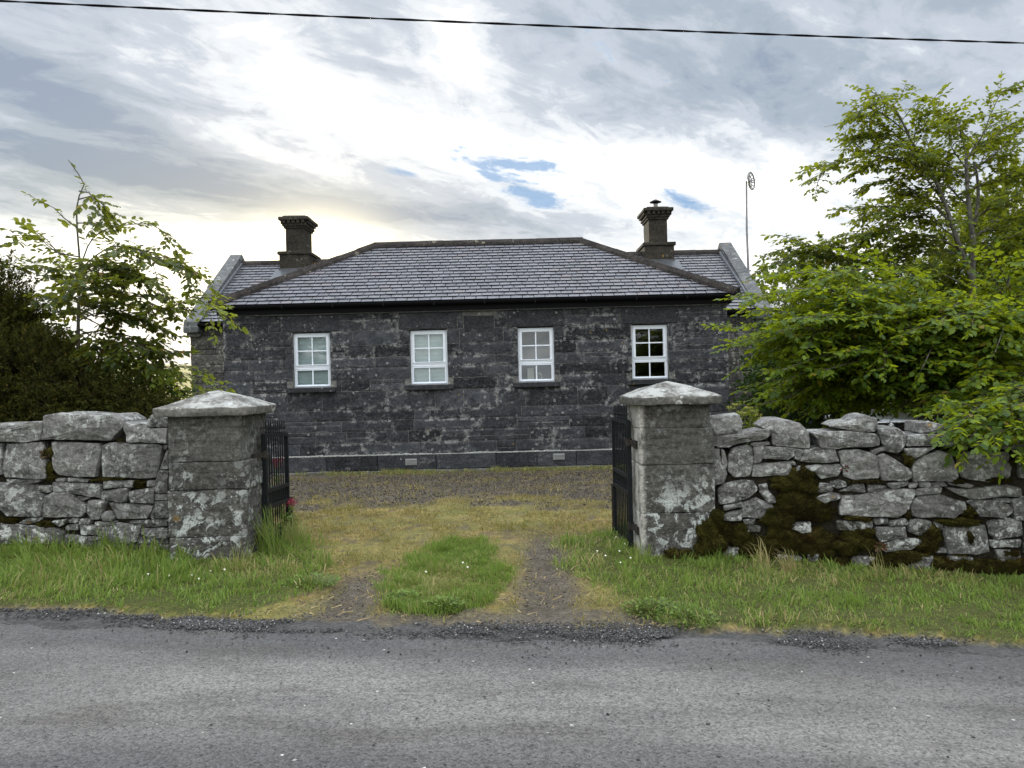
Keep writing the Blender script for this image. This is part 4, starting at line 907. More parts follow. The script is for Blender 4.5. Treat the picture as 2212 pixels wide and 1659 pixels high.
PL = Plane((-3.1, 7.02, 0), (1, -.115, 0)); PR = Plane((1.8, 6.86, 0), (1, -.18, 0))
CAPL = ["-250,200 0,185 200,190 330,165 475,170 445,370 240,395 0,385 -250,390", "480,100 640,70 800,85 1000,100 1200,95 1290,150 1325,220 1260,300 1200,375 900,372 445,360 470,200",
 "1330,175 1420,205 1520,180 1600,190 1605,235 1830,235 1830,410 1370,395 1360,320 1330,260", "1600,130 1640,85 1760,100 1830,130 1830,232 1605,230"]
LOWL = """-250,405 5,410 15,745 -250,760;60,415 440,390 495,560 505,790 320,790 60,770 35,640;540,385 1050,410 1090,480 1055,640 1030,770 840,775 640,745 570,690 545,500;1100,430 1180,400 1700,420 1765,440 1740,580 1720,680 1700,770 1560,790 1110,770 1090,560
1775,590 1805,480 1830,480 1830,690 1722,690;1770,430 1830,415 1820,470 1775,475;60,790 250,800 440,795 440,825 270,842 80,828;-250,850 0,835 380,850 400,920 470,965 465,1040 430,1200 100,1195 0,1110 -250,1120;410,860 545,870 540,940 410,920
555,830 600,820 1095,850 1090,995 960,985 760,945 560,930;610,785 700,785 700,815 610,812;730,780 960,800 950,828 740,822;1120,800 1330,812 1330,880 1140,900;1340,815 1450,815 1450,880 1345,878;1590,815 1690,810 1685,870 1590,875;1725,700 1830,708 1830,945 1690,945 1690,830
480,980 560,935 770,955 800,1000 915,1060 930,1150 860,1205 600,1215 445,1205 465,1140 455,1060;830,985 980,1000 900,1022 840,1012;1090,925 1385,885 1400,960 1380,1040 1300,1045 1085,1015;1410,930 1690,880 1680,1060 1440,1045 1410,1000;1690,965 1830,955 1830,1018 1700,1020
940,1030 1160,1015 1170,1040 1110,1130 1080,1230 1000,1240 940,1160;1172,1050 1400,1060 1670,1080 1640,1170 1610,1220 1260,1235 1220,1140;1105,1170 1150,1145 1200,1150 1235,1215 1210,1250 1105,1240;1690,1035 1830,1030 1830,1218 1690,1215;1625,1180 1675,1090 1672,1228 1640,1222"""
LOWL2 = """190,1270 290,1220 440,1215 430,1250 280,1285;560,1250 720,1230 700,1285 640,1312;730,1252 770,1225 840,1225 840,1272 740,1268;855,1230 975,1225 980,1275 860,1282;1020,1260 1260,1255 1230,1290 1040,1297;1400,1255 1480,1245 1830,1235 1830,1300 1580,1312 1540,1275 1430,1277
715,1300 840,1282 840,1345 715,1350;850,1290 1095,1305 1100,1410 860,1402;1105,1320 1220,1275 1450,1290 1450,1370 1440,1500 1110,1480;1462,1290 1535,1285 1530,1380 1480,1480 1445,1480;1540,1330 1830,1325 1830,1440 1650,1430 1530,1390;1490,1440 1560,1415 1830,1447 1830,1495 1690,1502 1480,1497
700,1400 850,1412 850,1520 700,1520;860,1420 1100,1425 1100,1540 860,1540;300,1300 560,1320 690,1370 680,1500 300,1500;-200,1250 150,1290 280,1310 280,1500 -200,1500;1500,1510 1830,1508 1830,1640 1480,1640;1110,1495 1470,1510 1460,1640 1110,1640"""
CAPR = ["20,380 10,290 -80,235 -10,190 100,185 220,215 290,285 295,400 150,395", "-417,376 -447,306 -247,291 -77,256 -7,256 8,296 -17,326 -357,391", "-457,181 -217,151 -197,216 -207,286 -397,301 -457,256", "295,285 560,270 790,295 810,340 805,380 480,405 360,395 345,330",
 "440,240 500,210 590,205 640,165 700,155 790,185 800,230 780,280 680,288 560,265", "790,260 850,245 930,250 990,290 1000,360 970,400 930,440 840,420 820,380 800,300", "1000,310 1100,295 1420,295 1425,380 1250,385 990,380", "1110,215 1200,210 1290,235 1340,275 1330,292 1090,292", "1440,300 1560,310 1690,330 1690,400 1450,395", "1700,330 1843,335 2000,340 2000,410 1700,405"]
LOWR = """-440,406 -367,406 -362,456 -312,576 -337,646 -402,666 -440,516;-352,406 -327,416 -312,506 -317,546 -347,496;-297,456 -267,406 -177,376 -127,396 -117,496 -147,596 -257,606 -307,556;-137,361 -17,346 -7,371 -117,383;-117,396 -47,381 -42,446 -67,496 -112,506;-37,386 173,401 173,456 123,476 -47,471
180,405 300,410 230,440 220,480 185,475;225,470 250,425 330,400 470,400 500,490 380,505 220,490;115,490 170,490 185,515 130,512;-117,516 123,496 153,536 148,591 -127,606;190,560 215,525 510,515 525,550 490,600 370,615 330,570;500,420 640,410 760,440 800,490 795,610 620,625 545,600 530,500;740,420 840,385 850,410 760,440
785,450 830,440 920,490 1020,550 1035,600 1000,630 825,630 800,560;1040,500 1110,460 1240,420 1320,450 1340,510 1370,600 1330,640 1050,635 1040,570;1375,460 1450,430 1730,425 1760,510 1740,610 1580,640 1410,615 1380,550;1810,510 1843,500 2000,480 2000,620 1820,610;980,400 1200,395 1080,450 1010,490
860,650 1010,640 1000,668 910,692 860,672;1015,660 1075,650 1060,682 1020,687;1095,650 1160,645 1150,672 1100,677;1180,655 1270,645 1285,675 1190,682;1300,645 1420,650 1480,670 1440,682 1310,662;455,640 500,630 550,645 550,670 490,687 450,667
330,715 370,650 430,660 460,690 450,716;500,710 640,650 680,645 695,716;715,660 800,665 850,680 770,722 715,712;1065,700 1170,670 1250,685 1240,722 1060,742;1280,690 1560,690 1560,765 1480,765 1380,735;1575,680 1720,670 1820,690 1830,745 1570,760;1640,765 1740,765 1730,787 1650,782;325,755 440,720 510,730 515,760 400,790;525,745 610,740 610,765 530,772
520,780 615,775 605,880 510,880 515,840;620,745 740,720 850,700 1055,695 1060,720 1020,800 1000,860 930,895 610,885;1040,790 1080,745 1240,735 1300,760 1420,790 1420,855 1330,900 1050,895 1030,830;1445,785 1480,775 1650,780 1740,810 1750,850 1700,900 1530,890 1490,850;1760,770 1843,755 2000,760 2000,920 1780,915
-377,696 -327,656 -197,631 -127,636 -87,696 -157,756 -257,786 -367,801;-77,666 -22,656 -17,701 -72,706;-77,716 -12,706 33,756 43,791 -7,796;-337,816 -202,786 -202,826 -327,851;-197,796 -97,761 -37,786 48,826 43,856 -57,906 -202,896"""
LOWR2 = """-357,876 -207,846 -207,921 -327,926;-187,921 -107,911 -117,946 -177,951;-162,961 -67,966 -77,1006 -157,1006;490,930 540,925 740,920 745,960 720,1000 500,990;760,915 850,910 850,945 765,950;865,930 990,910 1000,950 870,960;770,975 980,965 990,1040 800,1075 765,1020;1010,930 1080,915 1170,930 1160,980 1090,1030 1010,1000
830,1090 900,1060 1120,1050 1125,1090 1010,1135 840,1150;1200,935 1260,930 1260,985 1210,985;1270,970 1560,960 1580,1050 1590,1150 1500,1165 1300,1165 1280,1080;1600,940 1720,910 1830,930 1835,1030 1650,1060 1610,1020;1610,1070 1820,1060 1815,1115 1620,1120;150,940 290,935 300,1010 250,1020 160,980;270,1160 350,1165 340,1210 290,1215
1195,1130 1280,1125 1280,1150 1210,1155;1300,1180 1470,1190 1460,1230 1310,1220;-350,1110 -230,1120 -250,1220 -340,1220;600,1180 760,1190 750,1290 600,1290;1650,1140 1820,1150 1830,1240 1660,1240;60,1180 230,1190 220,1300 60,1300;1000,1190 1180,1180 1180,1300 1000,1300;1860,940 2050,930 2050,1160 1860,1160"""
def polys(txt): return [[tuple(map(float, p.split(','))) for p in s.split()] for s in txt.replace('\n', ';').split(';')]
def field_wall(label, pl, mp, caps, low, low2, loc, ext, capside):
    e = empty('field_wall', loc, label, 'stone wall', 'dry stone walls along the road')
    k = 0; mb = MB(); mb2 = MB()
    for pl_, m_ in ((polys(low), mb), (polys(low2), mb2)):
        for p in pl_:
            k += 1; stone_poly(m_, pl, [pl.uv(*mp(*q_)) for q_ in p], .20, .022, 0, k+loc[0], False, .014, .005 if loc[0] < 0 else .009)
    # beyond the frame: plain rough courses of the same stone
    rn = random.Random(int(loc[0]*7)); a0, a1 = ext; zt_ = 1.0 if loc[0] < 0 else .92
    z = g1(pl.p(a0, 0, 0).x, 6.5)-.15; zs = [z]
    while zs[-1] < zt_-.1: zs.append(zs[-1]+rn.uniform(.12, .26))
    ecaps = []
    for r_ in range(len(zs)-1):
        s = a0
        while s < a1:
            s2 = min(s+rn.uniform(.2, .5), a1); j = lambda: rn.uniform(-.015, .015)
            stone_poly(mb, pl, [(s+.01+j(), zs[r_]+.01+j()), (s2-.01+j(), zs[r_]+.01+j()), (s2-.01+j(), zs[r_+1]-.008+j()), (s+.01+j(), zs[r_+1]-.008+j())], .20, .03, 0, 300+r_*40+int(s*9)); s = s2
    s = a0
    while s < a1:
        s2 = min(s+rn.uniform(.4, .8), a1); h = rn.uniform(.16, .26); ecaps.append([(s, zs[-1]), (s2-.02, zs[-1]), (s2-.05, zs[-1]+h), (s+.04, zs[-1]+h*.9)]); s = s2
    mb.build('wall_face', M['lime'], e, False); mb2.build('wall_foot', M['limelow'], e, False)
    for i, c in enumerate(caps):
        m_ = MB(); P = [pl.uv(*mp(*map(float, q_.split(',')))) for q_ in c.split()]; stone_poly(m_, pl, P, .40, .035, capside.get(i, 0), 500+i+loc[0], True, .016); m_.build('coping_stone', M['lime'], e, False)
    for i, P in enumerate(ecaps):
        m_ = MB(); stone_poly(m_, pl, P, .40, .035, 0, 600+i+loc[0], True, .016); m_.build('coping_stone', M['lime'], e, False)
    return e
def core(e, pl, a0, a1, ztop, zbot=-.4):
    mb = MB(); n = int((a1-a0)/.06); m_ = 26; vs = []; fs = []
    for j in range(m_+1):
        for i in range(n+1):
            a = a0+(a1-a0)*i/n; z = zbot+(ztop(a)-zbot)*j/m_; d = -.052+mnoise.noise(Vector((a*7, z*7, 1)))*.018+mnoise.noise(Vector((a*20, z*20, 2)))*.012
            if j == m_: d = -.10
            vs.append(pl.p(a, z, d))
    K = n+1; fs = [(j*K+i, j*K+i+1, (j+1)*K+i+1, (j+1)*K+i) for j in range(m_) for i in range(n)]; b = len(vs)
    for i in range(n+1): a = a0+(a1-a0)*i/n; vs.append(pl.p(a, ztop(a), -.40))
    for i in range(n+1): a = a0+(a1-a0)*i/n; vs.append(pl.p(a, zbot, -.40))
    fs += [(m_*K+i, m_*K+i+1, b+i+1, b+i) for i in range(n)]+[(b+i, b+i+1, b+K+i+1, b+K+i) for i in range(n)]
    mb.add(vs, fs); mb.build('wall_core', M['core'], e, True)
aL = PL.uv(364, 1000)[0]; aLx = PL.uv(-48, 1000)[0]; aR = PR.uv(1532, 1000)[0]; aRx = PR.uv(2258, 1000)[0]
zLc = PL.uv(180, 953)[1]; zRc = PR.uv(1860, 968)[1]
wallL = field_wall('dry stone wall of big square blocks left of the gateway', PL, mapL, CAPL, LOWL, LOWL2, (-4.2, 7.2, 0), (aLx-2.6, aLx), {})
wallR = field_wall('dry stone wall grown with dark moss right of the gateway', PR, mapR, CAPR, LOWR, LOWR2, (3.2, 6.6, -.1), (aRx, aRx+2.4), {4: -.02, 7: -.03})
core(wallL, PL, aLx-2.6, aL, lambda a: zLc-.01); core(wallR, PR, aR, aRx+2.4, lambda a: zRc-.02)

# ------------------------------------------------------------------ moss
m, t = material('moss'); i = t.island(); p = t.pos()
c = t.mix(t.ss(t.noise(p, 5, 5, .6), .38, .62), (.016, .011, .005), (.038, .036, .008)); c = t.mix(t.m('MULTIPLY', t.m('POWER', i, 3), .8), c, (.105, .095, .020)); c = t.mix(t.m('MULTIPLY', t.ss(t.noise(p, 2.1, 3), .55, .7), .6), c, (.050, .026, .010))
t.out(t.bsdf(c, .95, t.bump(t.noise(p, 90, 3, .7), 1, .02), .1)); M['moss'] = m
def moss_pad(e, pl, blobs, thick=.05, hair=3600, mp=mapR):
    mb = MB(); hv = []; hq = []; ht = []
    for (cx, cy, rx_, ry_) in blobs:
        c = pl.uv(*mp(cx, cy)); a = abs(pl.uv(*mp(cx+rx_, cy))[0]-c[0]); b = abs(pl.uv(*mp(cx, cy+ry_))[1]-c[1]); n, m_ = 30, 9; vs = []; fs = []
        sd = rng.uniform(0, 90)
        def P(th, r_):
            k = 1+.55*mnoise.noise(Vector((math.cos(th)*1.6+sd, math.sin(th)*1.6, 0)))+.22*mnoise.noise(Vector((math.cos(th)*5+sd, math.sin(th)*5, 3)))
            x = c[0]+a*r_*k*math.cos(th); z = c[1]+b*r_*k*math.sin(th)
            return x, z, thick*math.sqrt(max(0, 1-r_**2.2))-.025+thick*.7*mnoise.noise(Vector((x*13, z*13, sd)))*(1-r_*.4)
        for j in range(m_+1):
            for i in range(n): vs.append(pl.p(*P(2*math.pi*i/n, 1-j/m_)))
        fs = [(j*n+i, j*n+(i+1) % n, (j+1)*n+(i+1) % n, (j+1)*n+i) for j in range(m_) for i in range(n)]
        if pl.d.cross(UPZ).dot(pl.n) < 0: fs = [tuple(reversed(f)) for f in fs]
        mb.add(vs, fs)
        for _ in range(int(hair*a*b/.012)):
            th, r_ = rng.uniform(0, 6.28), math.sqrt(rng.uniform(0, 1.05)); x, z, d = P(th, min(r_, 1)); q_ = pl.p(x, z, d-.004)
            dv = (pl.n*rng.uniform(.3, 1)+UPZ*rng.uniform(-.6, .7)+pl.d*rng.uniform(-.8, .8)).normalized()*rng.uniform(.008, .028); sv = dv.cross(Vector((rng.uniform(-1, 1), rng.uniform(-1, 1), rng.uniform(-1, 1)))).normalized()*.0030
            mb.add([q_-sv, q_+sv, q_+dv], [(0, 1, 2)])
    return mb.build('moss', M['moss'], e, False)
for bl in ([(190, 650, 160, 85), (245, 580, 80, 50)], [(230, 800, 210, 100), (330, 860, 160, 60)], [(60, 930, 130, 110), (30, 860, 60, 40)], [(150, 1060, 180, 90)], [(350, 1090, 180, 95)], [(600, 1085, 170, 80), (680, 1010, 90, 40)],
           [(-427, 1006, 120, 190), (-390, 900, 60, 60)], [(-277, 1016, 120, 105)], [(-677, 1150, 130, 50)], [(-107, 1116, 130, 100)], [(100, 1260, 190, 70)], [(480, 1270, 210, 70)], [(860, 1230, 190, 80)], [(1000, 1180, 160, 45)], [(1150, 1080, 90, 90)],
           [(1380, 935, 150, 32)], [(1300, 1250, 170, 70)], [(1550, 1250, 190, 60)], [(1780, 1260, 150, 70)], [(1180, 1000, 45, 50)], [(1450, 1060, 34, 55)], [(1750, 1160, 70, 26)], [(1010, 465, 40, 60)], [(1760, 480, 28, 50)], [(1650, 625, 110, 18)], [(1370, 640, 50, 18)], [(700, 640, 130, 12)], [(1450, 860, 60, 40)], [(640, 905, 110, 22)], [(1000, 880, 22, 40)]):
    moss_pad(wallR, PR, bl)
PP = Plane((1.3, YR-.004, 0), (1, 0, 0))
for bl in ([(-430, 1040, 90, 170), (-390, 900, 45, 70)], [(-480, 1110, 70, 90)], [(-677, 1165, 120, 45)], [(-560, 1190, 70, 30)]): moss_pad(wallR, PP, bl, .075)
for bl in ([(510, 520, 55, 60)], [(530, 700, 32, 90), (545, 780, 50, 30)], [(1130, 800, 130, 20), (1260, 790, 110, 14)], [(1500, 850, 60, 50)], [(1300, 368, 50, 12)], [(480, 1290, 90, 45)], [(60, 1240, 120, 40)]):
    moss_pad(wallL, PL, bl, .035, 3600, mapL)
# ------------------------------------------------------------------ leaves and trees
M['beech'] = leaf_mat('beech_leaf', (.022, .060, .007), (.125, .185, .014), (.42, .50, .02), .42, (.16, .12, .02))
M['sapling'] = leaf_mat('sapling_leaf', (.022, .040, .008), (.070, .098, .016), (.25, .28, .03), .42, (.14, .09, .02))
M['beechtop'] = leaf_mat('tall_beech_leaf', (.022, .048, .007), (.085, .122, .013), (.30, .35, .02), .42, (.16, .12, .02))
M['yellow'] = leaf_mat('young_leaf', (.08, .12, .014), (.15, .19, .025), (.42, .46, .04), .45)
M['yew'] = leaf_mat('yew_needle', (.012, .017, .004), (.060, .066, .015), (.14, .13, .02), .3, (.10, .075, .022), .7, .06)
M['hedge'] = leaf_mat('hedge_leaf', (.012, .028, .006), (.035, .065, .014), (.07, .12, .02), .3, None, .5, .1)
M['far'] = leaf_mat('far_leaf', (.030, .052, .010), (.08, .115, .018), (.2, .24, .03), .35)
class Leaves:
    def __init__(s): s.b = []; s.d = []; s.n = []; s.L = []
    def add(s, p, d, n, L): s.b.append(p); s.d.append(d); s.n.append(n); s.L.append(L)
    def build(s, name, mat, parent, wr=.66, cup=.25):
        B = np.array(s.b, float); D = np.array(s.d, float); N = np.array(s.n, float); L = np.array(s.L, float)[:, None]
        D /= np.linalg.norm(D, axis=1, keepdims=True)+1e-9; W = np.cross(D, N); W /= np.linalg.norm(W, axis=1, keepdims=True)+1e-9; N = np.cross(W, D)
        cu = rng.uniform(-.2, cup*1.6, (len(B), 1)); P = np.empty((len(B), 6, 3))
        P[:, 0] = B; P[:, 3] = B+D*L-N*L*.12*rng.uniform(0, 1.6, (len(B), 1))
        for k, (t_, sd, ww) in zip((1, 2, 4, 5), ((.28, -1, .46), (.68, -1, .40), (.68, 1, .40), (.28, 1, .46))):
            P[:, k] = B+D*L*t_+W*sd*ww*wr*L*1.0+N*cu*L*ww*wr
        o = (np.arange(len(B))*6)[:, None]; Q = np.concatenate([np.array([[0, 1, 2, 3]])+o, np.array([[0, 3, 4, 5]])+o])
        return np_mesh(name, P.reshape(-1, 3), Q, None, mat, parent, False)
rt_ = random.Random(77)
def rv(s=1): return Vector((rt_.uniform(-s, s), rt_.uniform(-s, s), rt_.uniform(-s, s)))
def spray(lv, mb, base, dr, L, ll, droop=.25, dens=1.0, rad=.0028, flat=.75):
    """a twig with alternate leaves"""
    pts = [base]; d = dr.normalized(); n = max(2, int(L/.06)); st = L/n
    for k in range(n):
        d = (d+Vector((0, 0, -droop*.12))+rv(.13)).normalized(); pts.append(pts[-1]+d*st)
    mb.tube(pts, [rad*(1-.7*k/n) for k in range(n+1)], 4, 0, False)
    side = 1; s = .02; step = ll*.42/dens
    up = (UPZ*flat+rv(.35)).normalized()
    while s < L:
        f = s/L*n; i = min(int(f), n-1); p = pts[i]+(pts[i+1]-pts[i])*(f-i); t_ = (pts[i+1]-pts[i]).normalized(); sd = t_.cross(up).normalized()
        ld = (t_*rt_.uniform(.5, 1.0)+sd*side*rt_.uniform(.55, 1)+rv(.3)+Vector((0, 0, -rt_.uniform(0, .45)))).normalized()
        lv.add(p, ld, (up+rv(.45)).normalized(), ll*rt_.uniform(.5, 1.25)*(1 if s < L*.85 else .75)); side = -side; s += step*rt_.uniform(.7, 1.3)
    lv.add(pts[-1], d, (up+rv(.4)).normalized(), ll*.8)
def curve_pts(P, seg=.10):
    P = [Vector(p) for p in P]; out = []
    for i in range(len(P)-1):
        p0, p1, p2, p3 = P[max(i-1, 0)], P[i], P[i+1], P[min(i+2, len(P)-1)]; n = max(1, int((p2-p1).length/seg))
        for k in range(n):
            t_ = k/n; out.append(.5*((2*p1)+(p2-p0)*t_+(2*p0-5*p1+4*p2-p3)*t_*t_+(3*p1-p0-3*p2+p3)*t_**3))
    out.append(P[-1]); return out
def limb(lv, mb, P, r0, ll, tw=(.18, .42), start=.25, every=.09, dens=1.0, sub=0, droop=.25, r1=.004, out=None):
    pts = curve_pts(P); n = len(pts); (out if out is not None else mb).tube(pts, [r0+(r1-r0)*(k/(n-1))**.8 for k in range(n)], 6, 0, False)
    acc = 0; side = 1; tot_ = sum((pts[k+1]-pts[k]).length for k in range(n-1)); s = 0; nxt = start*tot_
    for k in range(n-1):
        seg = (pts[k+1]-pts[k]).length
        while s+seg >= nxt and seg > 0:
            f = (nxt-s)/seg; p = pts[k]+(pts[k+1]-pts[k])*f; t_ = (pts[k+1]-pts[k]).normalized(); sd = t_.cross(UPZ)
            sd = sd.normalized() if sd.length > .15 else Vector((math.cos(rt_.uniform(0, 6.3)), math.sin(rt_.uniform(0, 6.3)), 0))
            if abs(t_.z) > .75: a_ = rt_.uniform(0, 6.28); sd = Vector((math.cos(a_), math.sin(a_), .1))
            fr_ = nxt/tot_; d = t_*rt_.uniform(.5, 1)+sd*side*rt_.uniform(.5, 1.1)+Vector((0, 0, rt_.uniform(-.25, .3)))
            L_ = rt_.uniform(*tw)*(1.15-.6*fr_)
            if sub and rt_.random() < sub and fr_ < .8:
                q_ = [p, p+d.normalized()*L_*.9+rv(.05), p+d.normalized()*L_*1.7+rv(.08)+Vector((0, 0, -.10))]; limb(lv, mb, q_, .006, ll, (tw[0]*.8, tw[1]*.75), .15, every, dens, 0, droop, .002)
            else: spray(lv, mb, p, d, L_, ll, droop, dens)
            side = -side; nxt += every*rt_.uniform(.7, 1.4)
        s += seg
    spray(lv, mb, pts[-1], pts[-1]-pts[-2], tw[0], ll, droop, dens)
def cpts(s, mp, Y, dY=0, y0=0):
    P = [tuple(map(float, q_.split(','))) for q_ in s.split()]; n = len(P); out = []
    for k, (x, y) in enumerate(P): out.append(at(*mp(x, y), Y+y0+dY*k/max(1, n-1)))
    return out
def mapS(x, y): return x*.3638, 329+y*.3638
def mapT(x, y): return 1663.4+x*.3307, 164.6+y*.3307
# sapling behind the left wall
sp = empty('sapling', (at(165, 1000, 8.8).x, 8.8, 0), 'tall thin sapling with loose airy branches above the dark shrub', 'tree')
lv, tb, wb = Leaves(), MB(), MB(); lv2 = Leaves(); YS = 8.8
tr = cpts('465,1900 465,1500 465,980 475,700 460,480 455,330 470,260 500,190 430,80 405,45', mapS, YS); pts = curve_pts(tr); wb.tube(pts, [.030*(1-k/len(pts))+.003 for k in range(len(pts))], 8)
spray(lv, tb, tr[-3], tr[-1]-tr[-3], .22, .075, 0, .8)
for s, dy, sub, ev in (('475,700 520,560 600,470 760,430 900,430 1000,500 1050,590', .4, 0, .10), ('480,690 620,580 760,560 900,620 1020,650 1100,700 1140,780', -.4, .35, .085), ('470,640 350,600 280,520 170,440', .2, .1, .11), ('470,620 330,590 220,500 100,465', -.4, 0, .12), ('460,450 380,390 320,330 260,300', -.2, 0, .12),
        ('465,280 540,260 610,300 650,360', .15, .0, .10), ('470,230 530,240 580,330 605,400', -.2, 0, .07), ('460,420 520,420 570,440', .3, 0, .09), ('465,760 620,720 760,720 880,760 930,800', .6, .35, .09), ('465,860 620,830 800,840 950,920 1060,920', -.2, .3, .09), ('465,900 700,950 900,1020 1000,1060 1090,1110', .5, .4, .085),
        ('465,960 700,1080 900,1180 1070,1180', -.5, .5, .08), ('460,800 330,760 250,700 180,640', .4, .4, .085), ('470,720 540,680 620,640 700,660', .1, .5, .07), ('468,800 540,820 640,760', -.6, .5, .07), ('468,900 560,900 700,860', .7, .5, .07), ('468,1000 600,950 760,990', -.2, .5, .07), ('468,760 400,700 330,640', .6, .3, .09), ('468,1050 560,1100 700,1150 850,1160', .4, .5, .08), ('468,850 380,880 300,860', -.3, .5, .08),
        ('468,720 560,700 640,680 720,700', -.3, .5, .07), ('466,960 380,940 280,960', .2, .5, .08), ('466,640 540,700 560,760', .5, .4, .08), ('468,1080 700,1220 900,1260 1000,1300', .2, .5, .07)):
    limb(lv, tb, cpts(s, mapS, YS, dy), .009, .088, (.18, .42), .2, ev*.74, 1.05, sub, .35, .003, wb)
for s, dy in (('960,930 1060,900 1180,880 1240,940 1270,1060', -.7), ('1060,910 1140,860 1230,900 1290,930', -.9), ('800,1300 1050,1320 1200,1330 1345,1400', -.5), ('800,1340 1000,1400 1150,1420 1250,1410', -.3), ('900,1290 1050,1270 1180,1290', -.1), ('850,1420 1000,1450 1100,1480', 0)):
    limb(lv2, tb, cpts(s, mapS, YS, dy), .007, .078, (.14, .30), .15, .08, .95, .3, .4, .003, wb)
wb.build('trunk', M['bark'], sp); tb.build('twigs', M['twig'], sp); lv.build('foliage', M['sapling'], sp); lv2.build('young_foliage', M['yellow'], sp)
# tall beech on the right
bt = empty('beech_tree', (at(2103, 1000, 10.3).x, 10.3, 0), 'tall pale barked beech tree reaching highest above the right wall', 'tree')
lv, tb, wb = Leaves(), MB(), MB(); YB = 10.3
def trunk(s, r0, r1, dy=0, y0=0):
    pts = curve_pts(cpts(s, mapT, YB, dy, y0)); n = len(pts); wb.tube(pts, [r0+(r1-r0)*k/(n-1) for k in range(n)], 9)
trunk('1335,2300 1332,1900 1330,1430 1320,1300 1330,1100 1310,950 1290,750 1280,540', .062, .022); trunk('1318,1300 1250,1150 1200,1000 1130,800 1060,640 950,480 880,330 800,180', .038, .010, -.3); trunk('1335,980 1360,800 1350,640 1330,560', .028, .014, .3)
for s, dy, sub in (('1280,540 1260,420 1180,330 1100,250 1050,170 1090,120', .3, .5), ('1280,540 1380,400 1450,230 1520,100 1640,40', .2, .25), ('1340,600 1450,530 1560,420 1700,330', -.3, .5), ('1300,520 1420,440 1540,330 1640,290', .5, .4), ('1060,640 900,560 700,520 500,540 380,580 250,610', -.6, .45), ('500,540 400,590 330,650 300,740', -.6, .1),
        ('950,480 750,330 600,270 470,300', .3, .5), ('900,380 760,260 640,210 560,240', -.5, .4), ('860,280 720,130 600,85', .2, .3), ('1000,560 850,430 650,400 480,410', .5, .5), ('1200,1000 1000,900 800,850 650,860 470,870', -.4, .4), ('1180,960 950,750 750,700 600,720 580,760', .4, .6), ('1210,1050 1000,930 750,920 560,950', .8, .5),
        ('1230,1130 1080,1050 800,1020 600,1030 450,1080', -.7, .5), ('1250,1180 1050,1100 850,1120 650,1100', .5, .6), ('1290,750 1400,700 1550,650 1680,600', .3, .5), ('1310,950 1450,850 1650,750', -.4, .6), ('1300,850 1150,700 1050,500 1000,330', .7, .6), ('1150,850 1000,650 900,600 780,600', -.2, .6), ('1100,720 980,560 940,420 960,280', -.4, .6), ('1280,600 1180,450 1180,300 1230,220', -.5, .6),
        ('1290,1370 1000,1250 700,1230 400,1150 200,1080 70,1040', -.9, .5), ('400,1150 250,1150 120,1180 70,1230', -.9, .3), ('700,1230 500,1180 330,1140 240,1140', -.4, .5), ('1330,1050 1500,950 1680,880', .5, .6), ('1325,1150 1500,1080 1700,1000', -.6, .6), ('1250,1160 1000,1150 850,1180 700,1190', .2, .6), ('1280,650 1180,600 1080,540 960,520', .6, .6), ('1285,700 1380,560 1420,450 1480,360', .9, .5), ('1200,980 1050,820 900,780 740,790', .9, .5)):
    limb(lv, tb, cpts(s, mapT, YB, dy), .011, .078, (.18, .40), .12, .056, 1.0, sub, .2, .004, wb)
wb.build('trunk', M['bark'], bt, True); tb.build('twigs', M['twig'], bt); lv.build('foliage', M['beechtop'], bt)
# low spreading beech over the right wall
lb = empty('beech_tree', (at(2130, 1000, 8.9).x, 8.9, -.1), 'low spreading beech hanging bright leaves over the right wall', 'tree')
lv, tb, wb = Leaves(), MB(), MB(); Y0 = 8.9; bs = at(2130, 1160, Y0)
wb.tube(curve_pts([bs, at(2128, 1000, Y0), at(2135, 860, Y0), at(2120, 720, Y0+.1)]), [.08]*3+[.07]+[.05]*40 if False else .07, 8)
TIPS = [(1565, 705, -.2), (1590, 640, .2), (1583, 745, -.5), (1600, 790, .1), (1618, 835, -.3), (1612, 670, -.7), (1650, 600, .4), (1690, 590, -.1), (1640, 640, -.9), (1740, 600, .6), (1760, 640, -.8), (1800, 620, -.2), (1850, 640, .7), (1880, 680, -1.1), (1930, 660, .2), (1960, 720, -1.2), (2000, 700, -.5),
        (1640, 860, .3), (1625, 880, -.5), (1670, 840, -.9), (1690, 800, -1.1), (1710, 880, .6), (1740, 850, -.3), (1780, 800, -1.2), (1800, 880, .9), (1820, 760, -1.3), (1860, 850, .2), (1880, 800, -1.0), (1650, 720, -1.0), (1700, 690, -1.2), (1670, 760, .6), (1720, 740, .9), (1780, 700, 1.0), (1830, 740, .5), (1890, 740, 1.1), (2060, 660, -1.0), (2100, 700, -1.4), (2212, 600, -.4), (2250, 640, .3), (2180, 660, -1.3), (2280, 700, -.9), (2240, 760, -1.5), (2150, 760, -1.5), (2060, 780, -1.4), (1990, 800, -1.3), (2020, 840, -.9),
        (1650, 800, .9), (1620, 700, .7), (1600, 740, .8), (1690, 860, -.2), (1760, 890, .3), (1840, 830, -.7), (1950, 780, .6), (2000, 760, 1.0), (2080, 820, .4), (2260, 820, -1.2), (2330, 780, -.6), (2300, 640, .4), (2100, 610, .9), (2180, 640, .6), (1920, 830, 1.0), (2300, 860, -1.5)]
